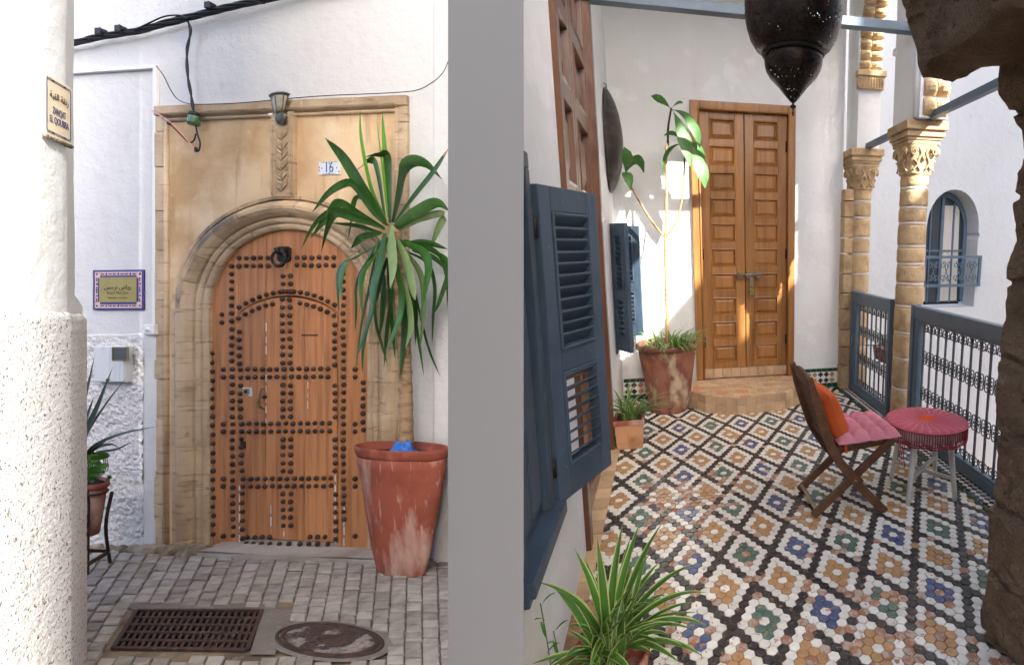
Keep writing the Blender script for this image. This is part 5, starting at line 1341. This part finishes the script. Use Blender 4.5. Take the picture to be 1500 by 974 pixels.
t=thing('drop_cable','twisted black cable dropping from the bundle to the green insulator','cable',fr=FA,loc=tuple(fp(280,160,.05)))
for k in range(2):
    C_=spline([tuple(fp(x,y,.05)) for x,y in((273,26),(279,46),(274,75),(275,110),(280,140),(283.5,164))],50); m=MB(); m.tube([p+V(.006*cos(i*.35+k*PI),0,.0) for i,p in enumerate(C_)],.0048,6); m.build('wire',M_black,t)
p=fp(284,174,.06)
t=thing('insulator','green glass insulator hanging at the top left of the stone frame','insulator',fr=FA,loc=tuple(p))
m=MB(); m.lathe([(.016,-.046),(.030,-.045),(.031,-.02),(.030,.0),(.027,.016)],16,c=tuple(p)); m.build('body',M_insul,t)
m=MB(); m.lathe([(.026,.014),(.028,.03),(.02,.044),(.008,.05)],14,c=tuple(p)); m.build('cap',M_black,t)
t=thing('loose_wires','blue, salmon and black loose wires below the insulator','wire',fr=FA,loc=tuple(fp(285,215,.04)))
cab([(287,184),(289,196),(293,210),(291,221),(286,222)],.0045,.045).build('black_wire',M_black,t)
cab([(287,196),(284,206),(277,209),(265,198),(248,181)],.0040,.045).build('black_wire',M_black,t)
cab([(223,162),(234,169),(247,181)],.0035,.04).build('blue_wire',M_wireblue,t)
cab([(223,163),(240,173),(258,187),(272,203),(286,219)],.0032,.052).build('salmon_wire',M_wirepink,t)
m=MB(); p=fp(248,181,.045); m.box(p.x-.012,p.x+.012,p.y-.008,p.y+.008,p.z-.010,p.z+.010); m.build('connector',M_black,t,bevel=.003)
m=MB(); p=fp(287,219,.05); m.box(p.x-.008,p.x+.008,p.y-.006,p.y+.006,p.z-.018,p.z+.014); m.build('connector',M_black,t,bevel=.003)
m=cab([(229,97),(240,112),(250,132),(262,147),(285,153),(340,152),(400,147),(470,141),(560,137),(608,133),(632,122),(648,108),(656,92),(664,70)],.0028,.045,n=80)
tag(m.build('thin_cable',M_black,fr=FA,loc=tuple(fp(340,152,.045))),'thin black wire sagging along the top of the stone frame','cable')

# =================================================================== ALLEY: paved ground
hq=[gp(200,893),gp(384,893),gp(362,951),gp(166,948)]
xo0,xo1=gp(60,974).x-1.8,fp(656,800).x+1.7; yo0,yo1=-2.6,.02
O4=[V(xo0,yo1,gz(yo1)-.010),V(xo1,yo1,gz(yo1)-.010),V(xo1,yo0,gz(yo0)-.010),V(xo0,yo0,gz(yo0)-.010)]
H4=[V(p.x,p.y,p.z-.010) for p in hq]
m=MB(); m.add(O4+H4,[(0,4,5,1),(1,5,6,2),(2,6,7,3),(3,7,4,0)])
gr=struct(m.build('alley_paving',M_earth,fr=FA))
mc=gp(482,937); mrx=(gp(571,937).x-gp(393,937).x)/2; mry=abs(gp(482,911).y-gp(482,962).y)/2
cf0=FA.i@CAM; msh0=(mc.x-cf0.x)/(mc.y-cf0.y)
def blocked(x,y,px,py):
    x=x-msh0*(y-mc.y)
    if ((x-mc.x)/(mrx*1.13))**2+((y-mc.y)/(mry*1.17))**2<1: return True
    if 886<py<962 and 150+(948-py)*.65<px<(384-(py-893)*.38)+48: return True
    return False
allst=[]
def sett(q,pxc,pyc):
    c=sum(q,V(0,0,0))/4
    if blocked(c.x,c.y,pxc,pyc): return
    allst.append((pyc,q,pxc))
def xy(x0,y): return x0-(620-x0)/640*(y-820)
c0=-40
for ci in range(54):
    x0=60+ci*21.5; x1=x0+21.5; y=806+rnd.uniform(-9,0)
    while y<1040:
        h=rnd.uniform(9.5,12.5)*(1+(y-810)/700); y2=y+h
        pc=(xy((x0+x1)/2,y+h/2),y+h/2)
        if 95<pc[0]<672: sett([gp(xy(x0,y)+.9,y+1.1),gp(xy(x1,y)-.9,y+1.1+rnd.uniform(-.6,.6)),gp(xy(x1,y2)-.9,y2-1.1+rnd.uniform(-.6,.6)),gp(xy(x0,y2)+.9,y2-1.1)],*pc)
        y=y2
allst.sort(key=lambda s:-min(s[0],980)); 
vis=[s for s in allst if s[0]<972 and 118<s[2]<658]; rst=[s for s in allst if not(s[0]<972 and 118<s[2]<658)]
rest=MB()
for k,(pyc,q,pxc) in enumerate(vis+rst):
    L_=MB() if k<300 else rest; c=sum(q,V(0,0,0))/4; e=rnd.uniform(-.004,.003)
    q=[p+(c-p)*.0+V(rnd.uniform(-.002,.002),rnd.uniform(-.002,.002),0) for p in q]
    lo=[p+V(0,0,-.03) for p in q]; mi=[p+V(0,0,e-.004) for p in q]; tp=[p+(c-p)*.13+V(0,0,e+.002) for p in q]
    if c.y>-.02: continue
    L_.add(lo+mi+tp,[(i+4,i,(i+1)%4,(i+1)%4+4) for i in range(4)]+[(i+8,i+4,(i+1)%4+4,(i+1)%4+8) for i in range(4)]+[(8,9,10,11)])
    if L_ is not rest: L_.build('sett',M_cobble,gr)
if rest.v: o=rest.build('far_setts',M_cobble,gr); o['kind']='stuff'
# concrete round the covers
m=MB(); n=40; ring=[]
for k in range(n):
    a=2*PI*k/n; f=1.15+.06*mnoise.noise((cos(a)*2,sin(a)*2,1)); ring.append((mc.x+mrx*f*cos(a)+msh0*mry*f*sin(a),mc.y+mry*f*sin(a)))
vs=[(x,y,gz(y)+.001) for x,y in ring]+[(mc.x+(x-mc.x)*.8,mc.y+(y-mc.y)*.8,gz(mc.y+(y-mc.y)*.8)+.004) for x,y in ring]
m.add(vs,[(k,(k+1)%n,(k+1)%n+n,k+n) for k in range(n)]+[tuple(range(n,2*n))],0,True); 
cc=m.build('concrete_collar',M_concrete,gr)
m=MB(); A=[gp(386,890),gp(432,893),gp(402,958),gp(366,958)]; m.add([p+V(0,0,-.0005) for p in A],[(3,2,1,0)]); 
B=[gp(182,884),gp(388,884),gp(388,893),gp(196,893)]; m.add([p+V(0,0,-.001) for p in B],[(3,2,1,0)]); m.build('concrete_strip',M_concrete,gr)
# manhole cover
t=thing('manhole_cover','round dark iron manhole cover half filled with dried mud in the paving','manhole cover',fr=FA,loc=(mc.x,mc.y,mc.z))
cf=FA.i@CAM; msh=(mc.x-cf.x)/(mc.y-cf.y)
def mcp(u,v,h): y=mc.y+mry*v; return V(mc.x+mrx*u+msh*mry*v,y,gz(y)+h)
def ringm(r0,r1,h0,h1,mt,nm,n=48):
    m=MB(); vs=[mcp(r*cos(2*PI*k/n),r*sin(2*PI*k/n),h) for r,h in((r0,.0),(r0,h0),(r1,h1),(r1,.0)) for k in range(n)]
    m.add(vs,[(i*n+k,i*n+(k+1)%n,(i+1)*n+(k+1)%n,(i+1)*n+k) for i in range(3) for k in range(n)],0,True); return m.build(nm,mt,t)
M_mud=mat('mud_filled_iron',S(74,60,56),.8,[ly(S(150,142,136),9,.52,.58,f=.9),ly(S(60,46,42),30,.5,.7,f=.6)],[(60,.6,.004)],coord='Position')
ringm(1.0,.93,.007,.009,M_rust,'outer_rim'); ringm(.90,.82,.009,.009,M_rust,'inner_rim')
m=MB(); m.add([mcp(.94*cos(2*PI*k/40),.94*sin(2*PI*k/40),.0055) for k in range(40)],[tuple(range(40))]); m.build('plate',M_mud,t)
m=MB()
for rr_,nn_,w_ in((.70,22,.085),(.54,17,.075),(.38,12,.07)):
    for k in range(nn_):
        a=2*PI*k/nn_; c=[mcp((rr_+dr)*cos(a+da),(rr_+dr)*sin(a+da),h) for h in(.003,.009) for dr,da in((-.055,-PI/nn_*.75),(.055,-PI/nn_*.75),(.055,PI/nn_*.75),(-.055,PI/nn_*.75))]
        m.add(c,[(4,5,6,7),(0,1,5,4),(1,2,6,5),(2,3,7,6),(3,0,4,7)])
m.build('raised_tread',M_mud,t)
m=MB(); m.add([mcp(.22*cos(2*PI*k/20),.22*sin(2*PI*k/20),.010) for k in range(20)]+[mcp(.24*cos(2*PI*k/20),.24*sin(2*PI*k/20),.004) for k in range(20)],[tuple(range(20))]+[(k,k+20,(k+1)%20+20,(k+1)%20) for k in range(20)]); m.build('centre_boss',M_rust,t)
# drain grate
t=thing('drain_grate','rusty rectangular iron drain grate set in the paving left of the manhole','grate',fr=FA,loc=tuple(sum(hq,V(0,0,0))/4))
def gq(u,v,h): p=hq[0].lerp(hq[1],u).lerp(hq[3].lerp(hq[2],u),v); return V(p.x,p.y,gz(p.y)+h)
for a,b in(((0,0),(1,0)),((1,0),(1,1)),((1,1),(0,1)),((0,1),(0,0))):
    m=MB(); m.bar(gq(*a,-.006),gq(*b,-.006),.016,.02); m.build('edge_bar',M_rust,t,bevel=.002)
for k in range(1,5):
    m=MB(); m.bar(gq(0,k/5,-.010),gq(1,k/5,-.010),.015,.02); m.build('long_bar',M_rust,t,bevel=.002)
for k in range(1,20):
    m=MB(); m.bar(gq(k/20,0,-.013),gq(k/20,1,-.013),.010,.018); m.build('cross_bar',M_rust,t)
m=MB(); bt_=[gq(u,v,-.16) for u,v in((0,0),(1,0),(1,1),(0,1))]; tp_=[gq(u,v,-.012) for u,v in((-.004,-.01),(1.004,-.01),(1.004,1.01),(-.004,1.01))]
m.add(bt_+tp_,[(3,2,1,0),(0,1,5,4),(1,2,6,5),(2,3,7,6),(3,0,4,7)]); m.build('pit',M_soil,t)
m=MB(); m.add([gq(u,v,-.05) for u,v in((.62,.25),(.86,.2),(.84,.9),(.55,.95))],[(3,2,1,0)]); m.build('debris',M_concrete,t)

# =================================================================== ALLEY: big terracotta pot with the yucca
pb=gp(588,836); pd_=(LF.i@(FA.m@pb)).y; k_=pd_/FPX; ct=cos(math.atan((1133.5-588)/735))
t=thing('terracotta_pot','big weathered terracotta pot with lime streaks in front of the studded door','plant pot',fr=FA,loc=tuple(pb))
rb,rt=39*k_,75*k_; cf=FA.i@CAM; shp=dict(sy=.42,shx=(pb.x-cf.x)/(pb.y-cf.y)); H_=(838-652)*k_; z0=pb.z-.012
def pr(f): return rb+(rt-rb)*(f**.85)
m=MB(); f=lambda a,k:1+.010*mnoise.noise((cos(a)*1.6,sin(a)*1.6,k*.5))
m.lathe([(rb*.93,z0),(rb*1.03,z0+.012),(rb*1.02,z0+.03)]+[(pr(q)*.985,z0+H_*q) for q in(.08,.2,.32,.44,.56,.68,.74)]+[(pr(.78)*1.0,z0+H_*.765),(pr(.84),z0+H_*.84),(pr(.92)*.985,z0+H_*.92)],44,c=(pb.x,pb.y,0),fn=f,**shp); m.build('pot_body',M_terra,t)
m=MB(); m.lathe([(pr(.92)*.98,z0+H_*.915),(rt*.985,z0+H_*.94),(rt,z0+H_*.97),(rt,z0+H_*.995),(rt*.975,z0+H_),(rt*.93,z0+H_*.985),(rt*.90,z0+H_*.93)],44,c=(pb.x,pb.y,0),fn=f,**shp); m.build('rim',M_terraRim,t)
m=MB(); m.lathe([(.001,z0+H_*.945),(rt*.92,z0+H_*.935)],28,c=(pb.x,pb.y,0),**shp); m.build('soil',M_soil,t)
bq=fl(597,656,pd_-.02)
m=MB(); 
def bag(u,v):
    a=u*2*PI; r_=(.085*(1-v)**.7+.004); q=mnoise.noise((cos(a)*2.2,sin(a)*2.2,v*3)); return V(bq.x-.02+r_*cos(a)*(1+.3*q)*1.25,pb.y-.03+.6*r_*sin(a)*(1+.3*q),z0+H_*.93+.085*v**1.2*(1+.35*q))
m.grid(bag,24,10,wrapu=True); bgo=m.build('blue_bag',M_bluebag,fr=FA,loc=(bq.x,pb.y,z0+H_*.94)); tag(bgo,'crumpled blue plastic bag lying in the big terracotta pot','bag')
t=thing('yucca_plant','tall yucca with long drooping sword leaves in the big terracotta pot','plant',fr=FA,loc=(pb.x,pb.y,z0+H_*.93))
top=fl(578,332,pd_); bs=V(fl(596,650,pd_).x,pb.y,z0+H_*.93)
m=MB(); P=spline([bs,fl(594,560,pd_),fl(589,450,pd_),top],40); m.tube(P,[.036-.008*k/40+.004*(k%3==0) for k in range(41)],10); m.build('trunk',M_bark,t)
YL=[('a',14,-.02,[(300,410),(250,300),(215,130),(208,20)]),('a',8,.05,[(305,400),(290,250),(265,55)]),('a',20,0,[(312,400),(300,200),(285,25)]),
('g',40,-.05,[(298,420),(240,330),(160,200),(85,123)]),('g',22,-.06,[(300,425),(255,380),(200,300),(165,280),(100,315),(40,385)]),('g',28,-.08,[(315,420),(312,260),(305,185),(270,180),(225,190)]),
('g',18,.08,[(300,430),(270,230),(240,205),(170,255)]),('g',34,.05,[(325,420),(350,320),(375,215),(430,212),(495,270)]),('g',26,-.05,[(330,420),(400,330),(470,240),(520,155)]),
('g',30,-.05,[(330,435),(400,385),(470,350),(520,380)]),('o',20,.05,[(335,450),(420,405),(495,390),(475,450),(445,525)]),('g',24,-.05,[(295,440),(210,390),(140,350),(100,390),(35,475)]),
('g',24,-.12,[(290,435),(200,405),(120,385),(90,440),(70,530)]),('g',12,.06,[(285,455),(200,430),(105,420)]),('g',18,-.05,[(280,455),(215,470),(175,510)]),
('y',30,-.16,[(275,490),(200,530),(150,560),(135,620),(145,690)]),('g',40,-.2,[(290,455),(265,560),(245,640),(250,720)]),('o',36,-.22,[(312,430),(310,500),(315,580),(312,650)]),
('o',32,-.18,[(335,480),(360,550),(385,640),(400,690)]),('y',30,-.16,[(345,485),(420,520),(440,570),(430,650),(415,760)]),('g',14,.05,[(370,520),(440,560),(465,640),(460,750),(458,850)]),
('g',18,.02,[(370,490),(440,490),(515,512)]),('g',16,.04,[(390,515),(460,540),(515,592)]),('g',20,.02,[(420,500),(510,560),(485,680),(455,750)]),('y',30,-.12,[(285,505),(230,560),(205,620),(215,740)]),
('g',26,-.14,[(300,540),(255,680),(220,800),(195,890)]),('g',20,.06,[(290,600),(282,720),(275,820)]),('y',26,-.15,[(335,560),(347,700),(322,800),(295,870)]),('g',34,-.05,[(330,580),(352,760),(345,965)]),
('o',24,-.1,[(355,600),(380,760),(365,860)]),('g',12,.08,[(270,480),(238,640),(212,760),(190,950)]),('g',12,.05,[(365,560),(405,800),(430,955)]),('g',9,.08,[(385,600),(440,840),(487,955)]),
('g',12,.08,[(270,560),(258,740),(280,840),(305,915)]),('g',10,-.1,[(200,380),(110,375),(45,430),(0,515)]),('g',14,-.02,[(225,500),(135,570),(128,660),(135,740)]),('g',12,.07,[(250,520),(195,620),(192,720),(190,800)]),
('o',22,.0,[(350,500),(415,600),(425,720),(415,870)]),('g',14,.03,[(265,600),(230,780),(215,860),(215,945)]),('g',16,.12,[(300,540),(315,760),(330,900)]),('g',18,.1,[(360,540),(395,700),(400,850)]),('g',12,.1,[(310,430),(200,330),(165,480)]),
('g',14,.05,[(360,480),(470,520),(505,600),(512,720)]),('g',16,.12,[(330,600),(300,780),(290,930)])]
rq=random.Random(5)
for _ in range(4):
    a=rq.uniform(-1,1); x1=308+a*150; y1=rq.uniform(640,900); YL.append((rq.choice('gggo'),rq.uniform(9,18),rq.uniform(.02,.16),[(308+a*20,470),(308+a*85,500+rq.uniform(0,40)),(308+a*130,560+rq.uniform(0,60)),(x1,y1)]))
for kind,w_,off,pts in YL:
    q=[(440+a/2.377,150+b/2.377) for a,b in pts]; n=len(q); P=[]
    for i,(x,y) in enumerate(q): P.append(fl(x,y,pd_+off*(.25+.75*i/(n-1))-.02*(i==0)))
    ww=w_/2.377*k_*1.25; mt={'a':M_yuccaLt,'g':M_yucca,'o':M_yuccaOld,'y':M_yucca}[kind]
    sd=V(1,-.25,.35) if abs(q[-1][0]-q[0][0])<abs(q[-1][1]-q[0][1])*.8 else V(.25,-.35,1)
    m=MB(); m.blade(P,lambda u,ww=ww:ww*min(1,.42+1.9*u)*(1-max(0,(u-.5)/.5)**1.9)+.0004,None if False else sd,.16,(0,0),22,tip=(1,rq.uniform(.84,.95)) if rq.random()<.45 else None); m.build('leaf',[mt,M_dry],t)

# =================================================================== ALLEY: small pot on an iron stand by the near wall
sb=gp(128,838); sd_=(LF.i@(FA.m@sb)).y; k2=sd_/FPX
pc_=fl(118,740,sd_+.05); ct2=cos(math.atan((1133.5-120)/735))
t=thing('clay_pot','small red clay pot on an iron stand half hidden by the near wall','plant pot',fr=FA,loc=(pc_.x,pc_.y,fl(118,778,sd_).z))
zt,zb_=fl(118,702,sd_+.05).z,fl(118,779,sd_+.05).z; r1,r0=47*k2,33*k2; shq=dict(sy=.5,shx=(pc_.x-cf.x)/(pc_.y-cf.y))
m=MB(); m.lathe([(r0*.9,zb_),(r0,zb_+.006),(r0+(r1-r0)*.5,zb_+(zt-zb_)*.45),(r1*.98,zb_+(zt-zb_)*.9)],30,c=(pc_.x,pc_.y,0),**shq); m.build('pot_body',M_terra,t)
m=MB(); m.lathe([(r1*.97,zb_+(zt-zb_)*.88),(r1*1.06,zb_+(zt-zb_)*.92),(r1*1.07,zt),(r1*.96,zt),(r1*.94,zt-.02)],30,c=(pc_.x,pc_.y,0),**shq); m.build('rim',M_terraRim,t)
m=MB(); m.lathe([(.001,zt-.016),(r1*.95,zt-.018)],20,c=(pc_.x,pc_.y,0),**shq); m.build('soil',M_soil,t)
t=thing('plant_stand','rusty iron stand carrying the small red clay pot','stand',fr=FA,loc=tuple(sb))
zr=zt-.06
legs=[(fl(129,705,sd_-.06),gp(128,841)),(fl(164,720,sd_+.02),gp(161,824))]
for a,b in legs:
    m=MB(); mid=fl(155,770,sd_+.03) if a is legs[1][0] else (a+b)/2
    m.tube(spline([a,mid,b],10),.0075,6); m.build('leg',M_rust,t)
m=MB(); m.bar(fl(129,806,sd_-.03),fl(158,807,sd_+.12),.012,.016); m.bar(fl(129,826,sd_-.04),fl(159,808,sd_+.02),.012,.022); m.build('cross_bar',M_rust,t)
m=MB(); m.tube([(pc_.x+r1*.98*cos(2*PI*k/24)+shq['shx']*.5*r1*sin(2*PI*k/24),pc_.y+.5*r1*sin(2*PI*k/24),zr) for k in range(25)],.006,6,cap=False); m.build('hoop',M_rust,t)
t=thing('sword_leaf_plant','dark sword-leaved plant rising from the small clay pot','plant',fr=FA,loc=(pc_.x,pc_.y,zt-.02))
for w_,off,pts in((8,0,[(120,640),(124,600),(132,560),(139,520)]),(14,-.05,[(120,668),(128,640),(146,595),(166,536)]),(6,.02,[(122,668),(130,635),(158,590),(185,553)]),(9,.03,[(119,660),(126,625),(133,600),(138,580)]),(6,-.03,[(118,680),(138,655),(178,636),(232,624)]),(5,.02,[(120,682),(140,665),(172,658),(197,645)]),(5,-.05,[(122,680),(140,658),(165,652),(187,668)]),(5,0,[(118,676),(135,660),(150,650),(163,640)])):
    P=[fl(x,y,sd_+.04+off*i/3) for i,(x,y) in enumerate(pts)]; m=MB(); ww=w_*k2*1.3
    m.blade(P,lambda u,ww=ww:ww*min(1,.6+1.4*u)*(1-max(0,(u-.35)/.65)**1.5)+.0004,V(1,-.3,-.2),.2,(0,0),16); m.build('leaf',M_dracaena,t)
t=thing('herb_plant','leafy green herb spilling over the rim of the small clay pot','plant',fr=FA,loc=(pc_.x,pc_.y,zt-.01))
for k in range(44):
    x,y=rnd.uniform(120,163),rnd.uniform(664,702); d=sd_+rnd.uniform(-.12,.08); b=fl(x,y,d); a=rnd.uniform(0,2*PI); L_=rnd.uniform(.035,.065); m=MB()
    tip=b+V(cos(a)*L_,-.03,sin(a)*L_*.45-.01); m.blade([b,(b+tip)/2+V(0,-.008,.010),tip],lambda u,L_=L_:L_*.62*sin(PI*min(1,u*.96+.04))**.8,V(sin(a),-.4,.5),.12,(0,0),7); m.build('leaf',M_herb,t)
m=MB()
for k in range(12):
    x=rnd.uniform(124,158); m.tube(spline([fl(130+rnd.uniform(-8,14),704,sd_),fl(x,690,sd_-.02),fl(x,670,sd_-.03)],6),.002,5)
m.build('stems',M_herb,t)

# =================================================================== ALLEY: near wall with the street sign
K=V((97-PPX)/FPX*1.9,1.9,0); dW=V(.595,-1,0).normalized(); nW=V(-dW.y,dW.x,0); nW=V(.859,.511,0)
rW=-dW
t=thing('near_wall','bright white wall corner with speckled roughcast base at the left edge','wall',fr=LF,loc=(K.x,K.y,-1.4))
zE=(PPY-458)/FPX*1.9
E1=V((109-PPX)/FPX*2.06,2.06,0); E2=V((121-PPX)/FPX*2.10,2.10,0)
def planpath(u,Ep,bulge):
    # u in 0..1 : along the wall face, round the corner, along the return
    if u<.7: return K+dW*(1.1*(1-u/.7))
    k=(u-.7)/.3; return K.lerp(Ep,k)+nW*.006*sin(PI*k)*(1-k)
m=MB()
def up_(u,v):
    p=planpath(u,E1 if v>.02 else E2,0); z=zE-.05+5.6*v; q=mnoise.noise((p.x*3+p.y*3,z*3,0))*.006
    return V(p.x,p.y,z)+nW*q
m.grid(up_,60,130); m.build('smooth_face',M_white,t)
m=MB()
def lo_(u,v):
    p=planpath(u,E2,0); z=zE-.0+(-2.0)*(1-v); n_=(mnoise.noise((p.x*70+p.y*70,z*70,0))*.6+mnoise.noise((p.x*26,p.y*26+5,z*26))*.5)*.0018
    cap=.011*(1-max(0,(v-.985)/.015)**2)+.001
    return V(p.x,p.y,z+(.010*mnoise.noise((p.x*14,p.y*14,2)) if v>.98 else 0))+nW*(cap+n_)
m.grid(lo_,170,230,sm=False); m.build('roughcast_base',M_near,t)
# closing faces behind
m=MB(); back=[K+dW*1.1,K+dW*1.1+V(-1.3,0,0),E1+V(-1.0,.35,0),E1+V(-.02,.01,0)]
vs=[V(p.x,p.y,-2.1) for p in back]+[V(p.x,p.y,zE+5.6) for p in back]; m.add([v-nW*.012 for v in vs],[(0,1,5,4),(1,2,6,5),(2,3,7,6),(4,5,6,7)]); m.build('wall_body',M_whiteL,t)
def wpt(px,py,off):
    d=V((px-PPX)/FPX,1,(PPY-py)/FPX); s=(K+nW*off).dot(nW)/d.dot(nW); return d*s
cs=[wpt(66.5,106,.008),wpt(104,131,.008),wpt(105,214,.008),wpt(67,194,.008)]
cS=sum(cs,V(0,0,0))/4
t=thing('street_sign','cream enamel street sign reading ZANQAT EL QOUBBA on the near white wall','sign',fr=LF,loc=tuple(cS))
wS=((cs[1]-cs[0]).dot(rW)+(cs[2]-cs[3]).dot(rW))/2; hS=((cs[0]-cs[3]).z+(cs[1]-cs[2]).z)/2; zS=sum(c.z for c in cs)/4
def sp(a,b,d): return cS+rW*(a*wS)+V(0,0,b*hS)+nW*d
def sbox(m,a0,a1,b0,b1,d0,d1): m.add([sp(a,b,d) for b in(b0,b1) for d in(d1,d0) for a in(a0,a1)],[(0,2,3,1),(4,5,7,6),(0,1,5,4),(2,6,7,3),(0,4,6,2),(1,3,7,5)])
m=MB(); sbox(m,-.5,.5,-.5,.5,-.005,.0); m.build('plate',M_signcream,t)
m=MB()
for b in(-.455,-.43,.43,.455): sbox(m,-.46,.46,b-.004,b+.004,-.001,.0012)
for a in(-.46,.46): sbox(m,a-.008,a+.008,-.43,.43,-.001,.0012)
for a in(-.25,-.2,.2,.25):
    for b in(-.442,.442): sbox(m,a-.012,a+.012,b-.018,b+.018,-.001,.0014)
m.build('border',M_inknavy,t)
RM=Matrix((rW,V(0,0,1),nW)).transposed().to_euler()
for nm,tx,sz,b,xs,mt in(('arabic_line','\uFE94\uFE92\uFED8\uFEDF\uFE8D \uFE94\uFED8\uFEE7\uFEAF',.034,.19,1.0,M_ink),('latin_line','ZANQAT',.036,-.06,.74,M_inknavy),('latin_line','EL QOUBBA',.036,-.22,.62,M_inknavy)):
    me=text_mesh(tx,sz,.0003); me.materials.clear(); me.materials.append(mt)
    wtx=max(v.co.x for v in me.vertices)-min(v.co.x for v in me.vertices); tgt={'ZANQAT':.5,'EL QOUBBA':.74}.get(tx,.72)*wS
    inst(nm,me,t,sp(0,b,.0016),RM,(tgt/wtx,1.0,1))
m=MB()
for k in range(10): 
    b=sp(-.52+k*.11,-.53,.0); m.lathe([(.001,.007),(.008,.002),(.007,-.006),(.001,-.010)],7,c=tuple(b))
m.build('mortar_bed',M_rubble,t)
# side wall of the house between alley and gallery
m=MB(); q=[V((659.0-PPX)/FPX*1.25,1.25,0),V((662-PPX)/FPX*3.5,3.5,0)]
q+= [q[1]+V(.25,0,0),q[0]+V(.05,0,0)]
m.add([V(p.x,p.y,-2.2) for p in q]+[V(p.x,p.y,4.0) for p in q],[(0,1,5,4),(1,2,6,5),(2,3,7,6),(3,0,4,7),(4,5,6,7)])
tag(m.build('house_side_wall',M_whiteL,fr=LF,loc=(q[0].x,q[0].y,-2.2)),'white side wall of the house behind the grey divider','wall')

# unseen wall behind the camera, added to cut sky light on the alley
m=MB(); m.box(-7.5,.2,-1.7,-1.4,-2.2,2.0)
tag(m.build('alley_sky_blocker',M_whiteL,fr=LF,loc=(-3.5,-1.5,-2.2)),'unseen white wall added to cut sky light on the alley front','house')
